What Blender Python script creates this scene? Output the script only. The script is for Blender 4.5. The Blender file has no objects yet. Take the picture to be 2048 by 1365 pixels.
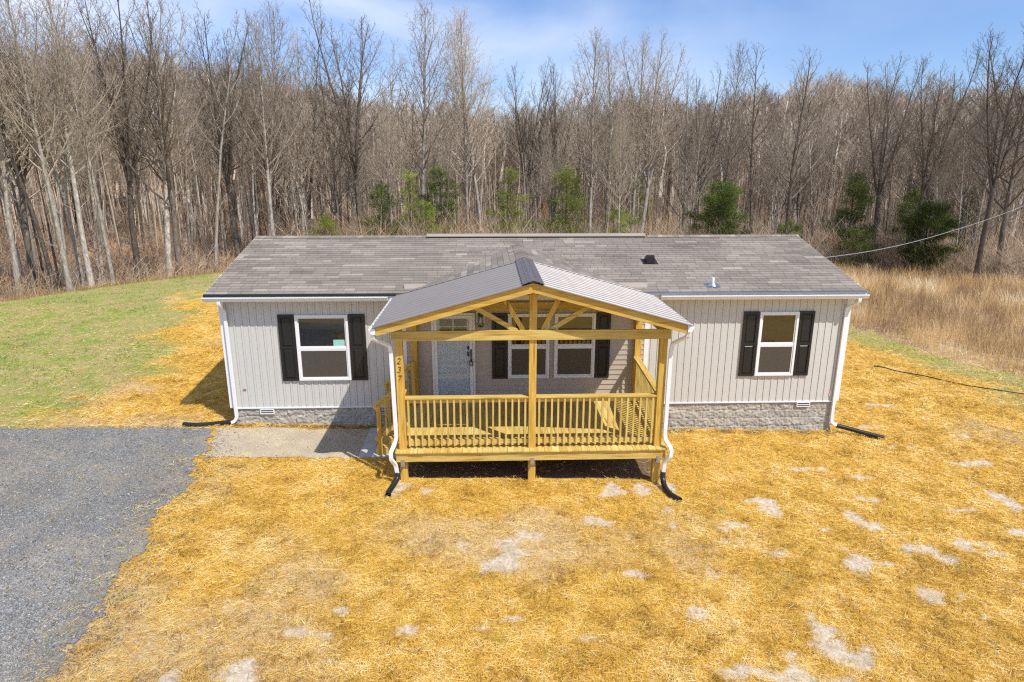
import bpy, math, random
import numpy as np
from mathutils import Vector, Matrix
random.seed(7)
RNG = np.random.default_rng(11)
scene = bpy.context.scene
COL = scene.collection
PI = math.pi

# ------------------------------------------------------------------ noise
def _hash(ix, iy, s):
    h = (ix.astype(np.int64) * 374761393 + iy.astype(np.int64) * 668265263 + s * 974634777) & 0xffffffff
    h = ((h ^ (h >> 13)) * 1274126177) & 0xffffffff
    h = h ^ (h >> 16)
    return (h & 0xffffff) / float(0xffffff)

def vnoise(x, y, s=0):
    x = np.asarray(x, float); y = np.asarray(y, float)
    ix = np.floor(x); iy = np.floor(y)
    fx = x - ix; fy = y - iy
    fx = fx * fx * (3 - 2 * fx); fy = fy * fy * (3 - 2 * fy)
    a = _hash(ix, iy, s); b = _hash(ix + 1, iy, s); c = _hash(ix, iy + 1, s); d = _hash(ix + 1, iy + 1, s)
    return (a * (1 - fx) + b * fx) * (1 - fy) + (c * (1 - fx) + d * fx) * fy

def fbm(x, y, s=0, o=4):
    r = 0; a = .5; t = 0
    x = np.asarray(x, float); y = np.asarray(y, float)
    for k in range(o):
        r = r + a * vnoise(x * 2 ** k + 17.3 * k, y * 2 ** k - 9.1 * k, s + k); t += a; a *= .5
    return r / t

def sstep(a, b, x):
    t = np.clip((np.asarray(x, float) - a) / (b - a), 0, 1)
    return t * t * (3 - 2 * t)

# ------------------------------------------------------------------ mesh building
class MB:
    def __init__(s):
        s.v = []; s.f = []; s.t = []; s.tint = 0.5
    def add(s, vs, fs):
        n = len(s.v); s.v.extend([tuple(v) for v in vs])
        for f in fs:
            s.f.append(tuple(i + n for i in f)); s.t.append(s.tint)
    def box(s, x0, x1, y0, y1, z0, z1):
        s.add([(x0, y0, z0), (x1, y0, z0), (x1, y1, z0), (x0, y1, z0), (x0, y0, z1), (x1, y0, z1), (x1, y1, z1), (x0, y1, z1)],
              [(0, 3, 2, 1), (4, 5, 6, 7), (0, 1, 5, 4), (1, 2, 6, 5), (2, 3, 7, 6), (3, 0, 4, 7)])
        return s
    def prism(s, poly, axis, a, b):
        """extrude a polygon (2-D, in the two other axes, cyclic order) along axis from a to b"""
        n = len(poly)
        def P(p, w):
            return {'x': (w, p[0], p[1]), 'y': (p[0], w, p[1]), 'z': (p[0], p[1], w)}[axis]
        s.add([P(p, a) for p in poly] + [P(p, b) for p in poly],
              [tuple(range(n)), tuple(range(2 * n - 1, n - 1, -1))] + [(i, i + n, (i + 1) % n + n, (i + 1) % n) for i in range(n)])
        return s
    def beam(s, a, b, w, h, up=(0, 0, 1)):
        """rectangular bar from a to b, w across, h along 'up'"""
        a = Vector(a); b = Vector(b); d = (b - a).normalized()
        u = Vector(up); r = d.cross(u).normalized(); u = r.cross(d).normalized()
        vs = []
        for p in (a, b):
            for (i, j) in ((-1, -1), (1, -1), (1, 1), (-1, 1)):
                vs.append(p + r * (i * w / 2) + u * (j * h / 2))
        s.add(vs, [(0, 3, 2, 1), (4, 5, 6, 7), (0, 1, 5, 4), (1, 2, 6, 5), (2, 3, 7, 6), (3, 0, 4, 7)])
        return s
    def sweep(s, path, prof, side=(1, 0, 0), cap=True, scale=None):
        """sweep a closed 2-D profile (coords along side, and the normal of side and tangent)"""
        P = [Vector(p) for p in path]; n = len(prof); vs = []
        S = Vector(side)
        for i, p in enumerate(P):
            t = (P[min(i + 1, len(P) - 1)] - P[max(i - 1, 0)]).normalized()
            a = (S - t * S.dot(t)).normalized(); b = t.cross(a)
            k = 1 if scale is None else scale[i]
            for (u, w) in prof: vs.append(p + a * (u * k) + b * (w * k))
        fs = []
        for i in range(len(P) - 1):
            for j in range(n):
                k = (j + 1) % n
                fs.append((i * n + j, i * n + k, (i + 1) * n + k, (i + 1) * n + j))
        if cap:
            fs.append(tuple(range(n - 1, -1, -1))); fs.append(tuple(range((len(P) - 1) * n, len(P) * n)))
        s.add(vs, fs); return s
    def build(s, name, mat, parent=None, smooth=False, bevel=0, loc=None):
        me = bpy.data.meshes.new(name)
        if loc is None: loc = (0, 0, 0)
        L = Vector(loc)
        me.from_pydata([tuple(Vector(v) - L) for v in s.v], [], s.f)
        at = me.attributes.new('tint', 'FLOAT', 'FACE')
        at.data.foreach_set('value', np.array(s.t, dtype=np.float32))
        if mat: me.materials.append(mat)
        if smooth: me.polygons.foreach_set('use_smooth', [True] * len(me.polygons))
        me.update()
        o = bpy.data.objects.new(name, me); COL.objects.link(o)
        o.location = L
        if parent is not None: attach(o, parent)
        if bevel:
            b = o.modifiers.new('Bevel', 'BEVEL'); b.width = bevel; b.segments = 2; b.limit_method = 'ANGLE'
        return o

def attach(o, parent):
    """parent o, keeping its world place (parents here are only translated)"""
    o.parent = parent
    off = Vector((0, 0, 0)); p = parent
    while p is not None:
        off += p.location; p = p.parent
    o.location = o.location - off

def circle(r, n, ph=0): return [(r * math.cos(2 * PI * i / n + ph), r * math.sin(2 * PI * i / n + ph)) for i in range(n)]
def rect(w, h): return [(-w / 2, -h / 2), (w / 2, -h / 2), (w / 2, h / 2), (-w / 2, h / 2)]

def rounded(path, k=5, r=.3):
    """round the corners of a polyline"""
    P = [Vector(p) for p in path]; out = [P[0]]
    for i in range(1, len(P) - 1):
        a, b, c = P[i - 1], P[i], P[i + 1]
        d1 = min(r, (a - b).length * .45); d2 = min(r, (c - b).length * .45)
        s = b + (a - b).normalized() * d1; e = b + (c - b).normalized() * d2
        for j in range(k + 1):
            t = j / k
            out.append(s * (1 - t) ** 2 + b * 2 * t * (1 - t) + e * t ** 2)
    out.append(P[-1]); return out

def npmesh(name, verts, faces, mat, tint=None, vt=None, parent=None, smooth=False):
    """fast mesh from arrays; faces: (n,k) with k = 3 or 4"""
    me = bpy.data.meshes.new(name)
    verts = np.asarray(verts, dtype=np.float32); faces = np.asarray(faces, dtype=np.int32)
    n, k = faces.shape
    me.vertices.add(len(verts)); me.vertices.foreach_set('co', verts.ravel())
    me.loops.add(n * k); me.loops.foreach_set('vertex_index', faces.ravel())
    me.polygons.add(n); me.polygons.foreach_set('loop_start', np.arange(0, n * k, k, dtype=np.int32))
    me.polygons.foreach_set('loop_total', np.full(n, k, dtype=np.int32))
    if smooth: me.polygons.foreach_set('use_smooth', np.ones(n, dtype=bool))
    me.update(calc_edges=True)
    if tint is not None:
        at = me.attributes.new('tint', 'FLOAT', 'FACE'); at.data.foreach_set('value', np.asarray(tint, dtype=np.float32))
    if mat: me.materials.append(mat)
    o = bpy.data.objects.new(name, me); COL.objects.link(o)
    if parent is not None: attach(o, parent)
    return o

def thing(name, label, cat, loc=(0, 0, 0), group=None):
    o = bpy.data.objects.new(name, None); COL.objects.link(o); o.location = loc
    o['label'] = label; o['category'] = cat
    if group: o['group'] = group
    return o
def tag(o, label=None, cat=None, group=None, kind=None):
    if label: o['label'] = label
    if cat: o['category'] = cat
    if group: o['group'] = group
    if kind: o['kind'] = kind
    return o
def dup(o, parent=None):
    c = o.copy(); COL.objects.link(c)
    if parent is not None: c.parent = parent
    return c

# ------------------------------------------------------------------ materials
class NT:
    def __init__(s, name):
        s.m = bpy.data.materials.new(name); s.m.use_nodes = True
        s.t = s.m.node_tree; s.b = s.t.nodes['Principled BSDF']; s.out = s.t.nodes['Material Output']
    def n(s, typ, **kw):
        nd = s.t.nodes.new(typ)
        for k, v in kw.items():
            if k in nd.inputs: nd.inputs[k].default_value = v
            else: setattr(nd, k, v)
        return nd
    def l(s, a, b): s.t.links.new(a, b)
    def coord(s, which='Object', scale=(1, 1, 1), rot=(0, 0, 0)):
        c = s.n('ShaderNodeTexCoord'); mp = s.n('ShaderNodeMapping')
        mp.inputs['Scale'].default_value = scale; mp.inputs['Rotation'].default_value = rot
        s.l(c.outputs[which], mp.inputs['Vector']); return mp.outputs['Vector']
    def world(s, scale=(1, 1, 1)):
        g = s.n('ShaderNodeNewGeometry'); mp = s.n('ShaderNodeMapping'); mp.inputs['Scale'].default_value = scale
        s.l(g.outputs['Position'], mp.inputs['Vector']); return mp.outputs['Vector']
    def noise(s, vec, scale=5, detail=4, rough=.5, dist=0):
        nd = s.n('ShaderNodeTexNoise'); nd.inputs['Scale'].default_value = scale; nd.inputs['Detail'].default_value = detail
        nd.inputs['Roughness'].default_value = rough; nd.inputs['Distortion'].default_value = dist
        s.l(vec, nd.inputs['Vector']); return nd.outputs['Fac']
    def ramp(s, fac, stops, interp='LINEAR'):
        r = s.n('ShaderNodeValToRGB'); cr = r.color_ramp; cr.interpolation = interp
        while len(cr.elements) < len(stops): cr.elements.new(.5)
        for e, (p, c) in zip(cr.elements, stops):
            e.position = p; e.color = (c[0], c[1], c[2], 1) if isinstance(c, (tuple, list)) else (c, c, c, 1)
        s.l(fac, r.inputs['Fac']); return r.outputs['Color']
    def mix(s, fac, a, b, mode='MIX'):
        m = s.n('ShaderNodeMix', data_type='RGBA', blend_type=mode)
        for i, x in ((0, fac), (6, a), (7, b)):
            if hasattr(x, 'is_output'): s.l(x, m.inputs[i])
            elif isinstance(x, (tuple, list)): m.inputs[i].default_value = (x[0], x[1], x[2], 1)
            else: m.inputs[i].default_value = x
        return m.outputs[2]
    def math(s, op, a, b=0, c=None):
        m = s.n('ShaderNodeMath', operation=op)
        for i, x in enumerate((a, b) if c is None else (a, b, c)):
            if hasattr(x, 'is_output'): s.l(x, m.inputs[i])
            else: m.inputs[i].default_value = x
        return m.outputs[0]
    def attr(s, name):
        a = s.n('ShaderNodeAttribute'); a.attribute_name = name; return a
    def bump(s, h, strength=.5, dist=.01):
        b = s.n('ShaderNodeBump'); b.inputs['Strength'].default_value = strength; b.inputs['Distance'].default_value = dist
        s.l(h, b.inputs['Height']); s.l(b.outputs['Normal'], s.b.inputs['Normal'])
    def fin(s, color=None, rough=.6, metal=0, spec=.5):
        if color is not None:
            if hasattr(color, 'is_output'): s.l(color, s.b.inputs['Base Color'])
            else: s.b.inputs['Base Color'].default_value = (*color, 1)
        if hasattr(rough, 'is_output'): s.l(rough, s.b.inputs['Roughness'])
        else: s.b.inputs['Roughness'].default_value = rough
        s.b.inputs['Metallic'].default_value = metal
        s.b.inputs['Specular IOR Level'].default_value = spec
        return s.m

M = {}
def simple(name, c, rough=.5, metal=0, var=.08, scale=6, spec=.5, bump=0, bscale=200):
    t = NT(name); v = t.world()
    n = t.noise(v, scale, 5, .6)
    col = t.mix(n, tuple(x * (1 - var) for x in c), tuple(min(1, x * (1 + var)) for x in c))
    if bump: t.bump(t.noise(v, bscale, 3), bump, .004)
    M[name] = t.fin(col, rough, metal, spec)

def wood(name, scale, ta=(.82, .73, .54), tb=(1.02, 1.0, .98)):
    t = NT(name); v = t.world(scale)
    g = t.n('ShaderNodeNewGeometry')
    rnd = g.outputs['Random Per Island']
    # shift grain per board
    comb = t.n('ShaderNodeVectorMath', operation='ADD'); cx = t.n('ShaderNodeCombineXYZ')
    mm = t.math('MULTIPLY', rnd, 37.0)
    for i in range(3): t.l(mm, cx.inputs[i])
    t.l(v, comb.inputs[0]); t.l(cx.outputs[0], comb.inputs[1]); vv = comb.outputs[0]
    gr = t.noise(vv, 1.0, 6, .62, .6)
    col = t.ramp(gr, [(.28, (.40, .26, .06)), (.44, (.60, .43, .125)), (.60, (.72, .56, .20)), (.8, (.80, .67, .31))])
    tone = t.ramp(rnd, [(0, ta), (1, tb)])
    col = t.mix(1.0, col, tone, 'MULTIPLY')
    grn = t.noise(t.world((.9, .9, .9)), 1.6, 2)
    col = t.mix(t.math('MULTIPLY', t.ramp(grn, [(.5, 0), (.75, 1)]), .22), col, (.42, .46, .22))
    vo = t.n('ShaderNodeTexVoronoi'); vo.inputs['Scale'].default_value = 1.0
    sc2 = tuple(s * k for s, k in zip(scale, (.22, .22, .22)))
    mp = t.n('ShaderNodeVectorMath', operation='MULTIPLY'); mp.inputs[1].default_value = (.30, .30, .30)
    t.l(vv, mp.inputs[0]); t.l(mp.outputs[0], vo.inputs['Vector'])
    kn = t.ramp(vo.outputs['Distance'], [(.06, 1), (.16, 0)])
    col = t.mix(t.math('MULTIPLY', kn, .75), col, (.13, .06, .02))
    t.bump(gr, .25, .003)
    M[name] = t.fin(col, .62, 0, .3)
wood('wood_x', (1.6, 22, 22)); wood('wood_y', (22, 1.6, 22)); wood('wood_z', (22, 22, 1.6), (.90, .72, .40), (.97, .84, .56)); wood('wood_picket', (22, 22, 1.6), (.84, .77, .60), (1.02, 1.0, .94)); wood('wood_rake', (1.6, 22, 22), (.84, .68, .40), (.9, .76, .5))

simple('siding', (.575, .562, .525), .42, var=.05, scale=1.5, bump=.06, bscale=60)
simple('lap', (.47, .395, .32), .5, var=.07, scale=2.5, bump=.08, bscale=80)
simple('white', (.80, .80, .80), .32, var=.03, scale=3)
simple('white_door', (.86, .87, .88), .3, var=.02)
simple('shutter_black', (.013, .013, .014), .42, var=.3, scale=14, spec=.5, bump=.1, bscale=120)
simple('black', (.012, .012, .013), .35, var=.2)
simple('black_pipe', (.014, .014, .016), .38, var=.3, scale=10)
simple('flashing', (.55, .57, .6), .28, metal=.9, var=.15, scale=3)
simple('drip_dark', (.02, .028, .032), .35, var=.3)
simple('galv', (.42, .40, .36), .45, metal=.6, var=.3, scale=60)
simple('nail', (.05, .05, .05), .4, metal=.5)
simple('sticker_green', (.30, .62, .52), .5, var=.05)
simple('sticker_red', (.42, .05, .03), .5, var=.1)
simple('sticker_pink', (.72, .52, .5), .5, var=.2, scale=90)
simple('vent_grey', (.50, .51, .50), .5)
simple('dark', (.006, .006, .006), .7)
simple('brass', (.7, .45, .15), .3, metal=.8)
simple('soffit', (.55, .54, .52), .5)
simple('cable_grey', (.27, .27, .27), .5, var=.1)
simple('steel', (.6, .6, .62), .3, metal=.9, var=.1)

def m_metalroof():
    t = NT('metal_roof'); v = t.world()
    n = t.noise(v, 2.5, 4)
    col = t.mix(n, (.232, .208, .192), (.272, .246, .228))
    r = t.ramp(t.noise(v, 9, 3), [(.3, .49), (.7, .54)])
    m = t.fin(col, r, .2, .7); M['metal_roof'] = m
    t = NT('ridge_metal'); v = t.world()
    t.bump(t.noise(v, 4, 2), .1, .01)
    M['ridge_metal'] = t.fin(t.mix(t.noise(v, 3, 4), (.17, .15, .155), (.21, .185, .19)), .26, .5, .9)
m_metalroof()

def m_shingle():
    t = NT('shingle'); a = t.attr('tint'); v = t.world()
    col = t.ramp(a.outputs['Fac'], [(0, (.180, .152, .124)), (.35, (.243, .207, .170)), (.65, (.29, .248, .205)), (1, (.39, .342, .278))])
    gran = t.noise(v, 320, 2, .8)
    col = t.mix(1.0, col, t.ramp(gran, [(.3, .62), (.7, 1.35)]), 'MULTIPLY')
    big = t.noise(v, .7, 3)
    col = t.mix(1.0, col, t.ramp(big, [(.3, .86), (.7, 1.1)]), 'MULTIPLY')
    t.bump(gran, .5, .002)
    M['shingle'] = t.fin(col, .85, 0, .3)
m_shingle()

def m_block():
    t = NT('block'); v = t.world(); a = t.attr('tint')
    n = t.noise(v, 9, 8, .7)
    col = t.ramp(n, [(.3, (.32, .305, .272)), (.5, (.43, .412, .37)), (.7, (.55, .53, .482))])
    ca = t.attr('mortar'); col = t.mix(ca.outputs['Fac'], col, (.56, .53, .49))
    col = t.mix(1.0, col, t.ramp(t.noise(v, 2.2, 3), [(.3, (.86, .86, .86)), (.7, (1.08, 1.04, .98))]), 'MULTIPLY')
    sp = t.noise(v, 90, 3, .7)
    col = t.mix(1.0, col, t.ramp(sp, [(.35, .72), (.6, 1.1)]), 'MULTIPLY')
    t.bump(t.noise(v, 40, 6, .7), .8, .01)
    M['block'] = t.fin(col, .9, 0, .2)
    t = NT('concrete'); v = t.world()
    col = t.ramp(t.noise(v, 5, 8, .65), [(.3, (.40, .39, .37)), (.7, (.52, .51, .49))])
    t.bump(t.noise(v, 120, 3), .3, .003); M['concrete'] = t.fin(col, .85, 0, .3)
m_block()

def m_glass():
    # dark rooms behind coated double glazing: deep base, clear reflection
    t = NT('window_glass'); v = t.world()
    t.b.inputs['IOR'].default_value = 1.95
    t.bump(t.noise(v, 1.3, 2), .05, .02)
    M['window_glass'] = t.fin((.006, .008, .010), .03, 0, .5)
    t = NT('screened_glass'); v = t.world()
    wv = t.noise(t.world((260, 260, 260)), 1, 1)
    t.b.inputs['IOR'].default_value = 1.6
    M['screened_glass'] = t.fin(t.mix(wv, (.045, .040, .036), (.095, .085, .076)), .25, 0, .4)
    # clear pane of the storm door
    t = NT('storm_glass')
    fr = t.n('ShaderNodeFresnel'); fr.inputs['IOR'].default_value = 1.42
    tr = t.n('ShaderNodeBsdfTransparent'); tr.inputs['Color'].default_value = (.93, .96, .98, 1)
    gl = t.n('ShaderNodeBsdfGlossy'); gl.inputs['Roughness'].default_value = .03
    mx = t.n('ShaderNodeMixShader'); t.l(fr.outputs[0], mx.inputs[0]); t.l(tr.outputs[0], mx.inputs[1]); t.l(gl.outputs[0], mx.inputs[2])
    t.l(mx.outputs[0], t.out.inputs['Surface']); M['storm_glass'] = t.m
m_glass()

def m_tint(name, stops, rough=.7, spec=.25, trans=0, rnd=0, vary=0):
    t = NT(name); a = t.attr('tint')
    col = t.ramp(a.outputs['Fac'], stops)
    if rnd:
        oi = t.n('ShaderNodeObjectInfo')
        col = t.mix(1.0, col, t.ramp(oi.outputs['Random'], [(0, 1 - rnd), (1, 1 + rnd)]), 'MULTIPLY')
    if vary:
        col = t.mix(1.0, col, t.ramp(t.noise(t.world(), vary, 3), [(.3, .75), (.7, 1.25)]), 'MULTIPLY')
    m = t.fin(col, rough, 0, spec)
    if trans:
        td = t.n('ShaderNodeBsdfTranslucent'); t.l(col, td.inputs['Color'])
        mx = t.n('ShaderNodeMixShader'); mx.inputs[0].default_value = trans
        t.l(t.b.outputs[0], mx.inputs[1]); t.l(td.outputs[0], mx.inputs[2]); t.l(mx.outputs[0], t.out.inputs['Surface'])
    M[name] = m
m_tint('straw', [(0, (.15, .072, .014)), (.18, (.48, .265, .04)), (.45, (.82, .505, .075)), (.75, (.94, .67, .15)), (1, (.98, .86, .50))], .55, .35, .25)
m_tint('grass', [(0, (.36, .26, .11)), (.35, (.50, .41, .17)), (.52, (.37, .38, .09)), (.78, (.20, .29, .04)), (1, (.10, .22, .02))], .6, .3, .3)
m_tint('dry_grass', [(0, (.34, .22, .12)), (.3, (.60, .42, .21)), (.6, (.82, .59, .28)), (.85, (.92, .72, .40)), (1, (.95, .84, .58))], .6, .3, .4)
m_tint('thicket', [(0, (.17, .12, .078)), (.5, (.37, .28, .19)), (.8, (.56, .45, .33)), (1, (.54, .29, .12))], .8, .2)
m_tint('gravel', [(0, (.10, .10, .10)), (.4, (.215, .212, .200)), (.7, (.30, .296, .282)), (.93, (.48, .475, .46)), (1, (.48, .36, .20))], .8, .3)
m_tint('pea', [(0, (.34, .27, .18)), (.5, (.50, .41, .28)), (1, (.68, .58, .43))], .8, .3)
m_tint('cedar', [(0, (.05, .065, .013)), (.5, (.105, .145, .028)), (1, (.21, .26, .055))], .7, .25, .2, .2)
m_tint('pine', [(0, (.13, .16, .03)), (.5, (.28, .32, .06)), (1, (.46, .49, .12))], .7, .25, .25, .2)
m_tint('shrub_green', [(0, (.12, .17, .02)), (.5, (.24, .31, .035)), (1, (.38, .44, .07))], .7, .25, .3, .2)

def m_bark(name, c0, c1, c2, rnd):
    t = NT(name); v = t.coord('Object', (6, 6, 1.6))
    oi = t.n('ShaderNodeObjectInfo')
    n = t.noise(v, 2.2, 6, .7, .4)
    col = t.ramp(n, [(.3, c0), (.52, c1), (.72, c2)])
    col = t.mix(1.0, col, t.ramp(oi.outputs['Random'], [(0, 1 - rnd), (1, 1 + rnd)]), 'MULTIPLY')
    t.bump(t.noise(v, 8, 4, .7), .6, .03)
    M[name] = t.fin(col, .88, 0, .2)
m_bark('bark_grey', (.15, .125, .10), (.37, .325, .27), (.62, .565, .49), .3)
m_bark('bark_dark', (.06, .048, .037), (.15, .122, .097), (.29, .245, .20), .35)
m_bark('twig', (.26, .205, .152), (.41, .335, .258), (.56, .47, .37), .35)
m_bark('twig_dark', (.12, .092, .068), (.19, .15, .115), (.27, .22, .175), .3)
SUN = 4.6; SKY = .105; EXPO = 0.15; SKYTINT = (.96, 1.08, 1.38, 1); CLOUD = (3.1, 1.7, .4); CLOUDCOL = (8.8, 9.3, 10.3, 1)
# ------------------------------------------------------------------ site numbers
YW = 14.377                     # front wall plane
XL, XR = -5.96, 8.35            # gable walls
YB = YW + 6.68                  # back wall
ZS = .45                        # bottom of the siding
YE, ZE, SL = 14.127, 3.160, .241   # eave line and roof slope
YR = 17.72; ZR = ZE + SL * (YR - YE)
RX0, RX1 = -6.17, 8.53
def roofz(y): return ZE + SL * (y - YE)
def gz0(x): return .05 - .027 * (np.clip(x, -14, 24) + 5.9)
def gz(x): return float(gz0(x))

house = thing('house', 'single storey pale grey house with shingled gable roof and black shutters', 'house', (0, YW, 0))

# --- vertical board siding (front), plain laps elsewhere
def vertical_siding(x0, x1, name='wall'):
    b = MB(); per = .163; x = x0; pts = [(x0, YW)]
    k = math.ceil(x0 / per)
    xs = k * per
    while xs + .06 < x1:
        if xs - .006 > x0:
            pts += [(xs - .006, YW), (xs - .005, YW + .006), (xs, YW + .006), (xs + .001, YW - .011), (xs + .040, YW - .011), (xs + .041, YW + .006), (xs + .045, YW + .006), (xs + .046, YW)]
        xs += per
    pts += [(x1, YW)]
    poly = pts + [(x1, YW + .1), (x0, YW + .1)]
    # strip faces only (concave polygon stays as quads)
    n = len(pts); vs = [(p[0], p[1], ZS) for p in pts] + [(p[0], p[1], 3.10) for p in pts]
    b.add(vs, [(i, i + 1, n + i + 1, n + i) for i in range(n - 1)])
    b.box(x0, x1, YW + .03, YW + .1, ZS, 3.10)
    return b.build(name, M['siding'], house)
LX0, LX1 = -1.86, 3.60          # lap siding section inside the porch
w1 = vertical_siding(XL + .02, LX0)
w2 = vertical_siding(LX1, XR - .02)
b = MB()
z = ZS
while z < 3.28:
    zt = min(z + .120, 3.30)
    b.add([(LX0, YW - .020, z), (LX1, YW - .020, z), (LX1, YW - .002, zt), (LX0, YW - .002, zt), (LX0, YW + .02, z), (LX1, YW + .02, z)],
          [(0, 1, 2, 3), (0, 4, 5, 1)])
    z += .120
b.box(LX0, LX1, YW + .02, YW + .1, ZS, 3.3)
lapw = b.build('lap_siding', M['lap'], house); lapw['label'] = 'taupe horizontal lap siding under the porch roof'
# side and back walls with gables
b = MB()
for x, s in ((XL, 1), (XR, -1)):
    b.prism([(YW + .101, ZS), (YB, ZS), (YB, roofz(YW) - .05), (YR, ZR - .08), (YW + .101, roofz(YW) - .05)], 'x', x, x + s * .08)
b.box(XL, XR, YB, YB + .08, ZS, 3.1)
b.build('wall', M['siding'], house)
b = MB()
for x, s in ((XL, 1), (XR, -1)):
    b = MB(); b.prism([(x - s * .02, YW - .02), (x + s * .09, YW - .02), (x + s * .09, YW), (x, YW), (x, YW + .08), (x - s * .02, YW + .08)], 'z', ZS, 3.09)
    b.build('corner_trim', M['white'], house)
for xa, xb in ((LX0 - .10, LX0), (LX1, LX1 + .10)):
    b = MB(); b.box(xa, xb, YW - .024, YW + .01, ZS, 3.09); b.build('corner_trim', M['white'], house)
b = MB(); b.box(XL + .05, XR - .05, YW - .024, YW + .02, ZS - .028, ZS - .001); b.build('starter_trim', M['white'], house)

# --- split-face block foundation
def foundation():
    x0, x1 = XL + .06, XR - .06; z0 = -.9; zt = ZS - .03; y = YW + .03
    dx = .016; nx = int((x1 - x0) / dx); nz = int((zt - z0) / dx)
    X, Z = np.meshgrid(np.linspace(x0, x1, nx), np.linspace(z0, zt, nz))
    row = np.floor((zt - Z) / .20); bx = (X - x0 + (row % 2) * .2) / .4
    fx = bx - np.floor(bx); fz = ((zt - Z) / .20) % 1
    edge = np.minimum(np.minimum(fx, 1 - fx) * .4, np.minimum(fz, 1 - fz) * .2)
    bid = np.floor(bx) * 7.3 + row * 3.1
    n = fbm(X * 9 + bid, Z * 9 + bid * 1.7, 5, 4) - .5
    n2 = fbm(X * 26 + bid, Z * 26, 8, 3) - .5
    d = (n * .040 + n2 * .045 + .016 + .010 * (_hash(np.floor(bx), row, 3) - .5)) * sstep(.002, .014, edge)
    Y = y - np.maximum(d, -.004)
    V = np.stack([X, Y, Z], -1).reshape(-1, 3)
    i = np.arange(nx * nz).reshape(nz, nx)
    F = np.stack([i[:-1, :-1], i[:-1, 1:], i[1:, 1:], i[1:, :-1]], -1).reshape(-1, 4)
    o = npmesh('foundation', V, F, M['block'], parent=house)
    at = o.data.attributes.new('mortar', 'FLOAT', 'POINT'); at.data.foreach_set('value', (1 - sstep(.004, .012, edge)).ravel().astype(np.float32))
    b = MB(); b.box(x0, x0 + .15, y + .002, YB - .05, z0, zt); b.box(x1 - .15, x1, y + .002, YB - .05, z0, zt); b.box(x0 + .151, x1 - .151, YB - .2, YB - .05, z0, zt)
    s = b.build('foundation', M['block'], house)
    return o
fnd = foundation()
for (vx, vz) in ((-5.145, .345), (-2.47, .30), (7.52, .365)):
    b = MB(); w, h = .32, .115; y = YW - .028
    b.box(vx - w / 2, vx + w / 2, y - .005, y + .05, vz + h / 2 - .014, vz + h / 2)
    b.box(vx - w / 2, vx + w / 2, y - .005, y + .05, vz - h / 2, vz - h / 2 + .014)
    b.box(vx - w / 2, vx - w / 2 + .014, y - .005, y + .05, vz - h / 2 + .0141, vz + h / 2 - .0141)
    b.box(vx + w / 2 - .014, vx + w / 2, y - .005, y + .05, vz - h / 2 + .0141, vz + h / 2 - .0141)
    b.box(vx - w / 2 + .0142, vx + w / 2 - .0142, y + .0, y + .012, vz - .008, vz + .008)
    o = b.build('foundation_vent', M['white'], house)
    b = MB(); b.box(vx - w / 2 + .0143, vx + w / 2 - .0143, y + .035, y + .06, vz - h / 2 + .0143, vz + h / 2 - .0143)
    b.build('screen', M['dark'], o)

# --- windows
def window(x0, x1, z0, z1, sticker=False):
    y = YW - .066
    b = MB(); fw = .052
    b.box(x0, x1, y, YW + .01, z1 - fw, z1); b.box(x0, x1, y, YW + .01, z0, z0 + fw)
    b.box(x0, x0 + fw, y + .0, YW + .01, z0 + fw + .0001, z1 - fw - .0001); b.box(x1 - fw, x1, y, YW + .01, z0 + fw + .0001, z1 - fw - .0001)
    w = b.build('window', M['white'], house, bevel=.004)
    zm = (z0 + z1) / 2 - .01
    b = MB(); s = .026; xa, xb = x0 + fw + .001, x1 - fw - .001
    # sash rails
    b.box(xa, xb, y + .012, y + .03, zm - .028, zm + .028)
    for (za, zb, yy) in ((z0 + fw + .001, zm - .0281, y + .016), (zm + .0281, z1 - fw - .001, y + .022)):
        b.box(xa, xa + s, yy, yy + .015, za, zb); b.box(xb - s, xb, yy, yy + .015, za, zb)
        b.box(xa + s, xb - s, yy, yy + .015, za, za + s); b.box(xa + s, xb - s, yy, yy + .015, zb - s, zb)
    b.build('sash', M['white'], w)
    b = MB(); b.box(xa + .01, xb - .01, y + .031, y + .035, zm + .03, z1 - fw - .01); p = b.build('pane', M['window_glass'], w)
    b = MB(); b.box(xa + .01, xb - .01, y + .024, y + .027, z0 + fw + .01, zm - .03); q = b.build('pane', M['screened_glass'], w)
    q['label'] = 'lower pane behind an insect screen'
    if sticker:
        b = MB(); b.box(xb - .30, xb - .05, y + .0285, y + .0305, zm + .055, zm + .20)
        k = b.build('sticker', M['sticker_green'], w); k['label'] = 'pale green paper sticker'
    return w
window(-4.326, -3.150, 1.108, 2.640, True)
window(6.243, 7.155, 1.108, 2.640)
window(.453, 1.400, 1.112, 2.640)
window(1.515, 2.452, 1.112, 2.640)

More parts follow.
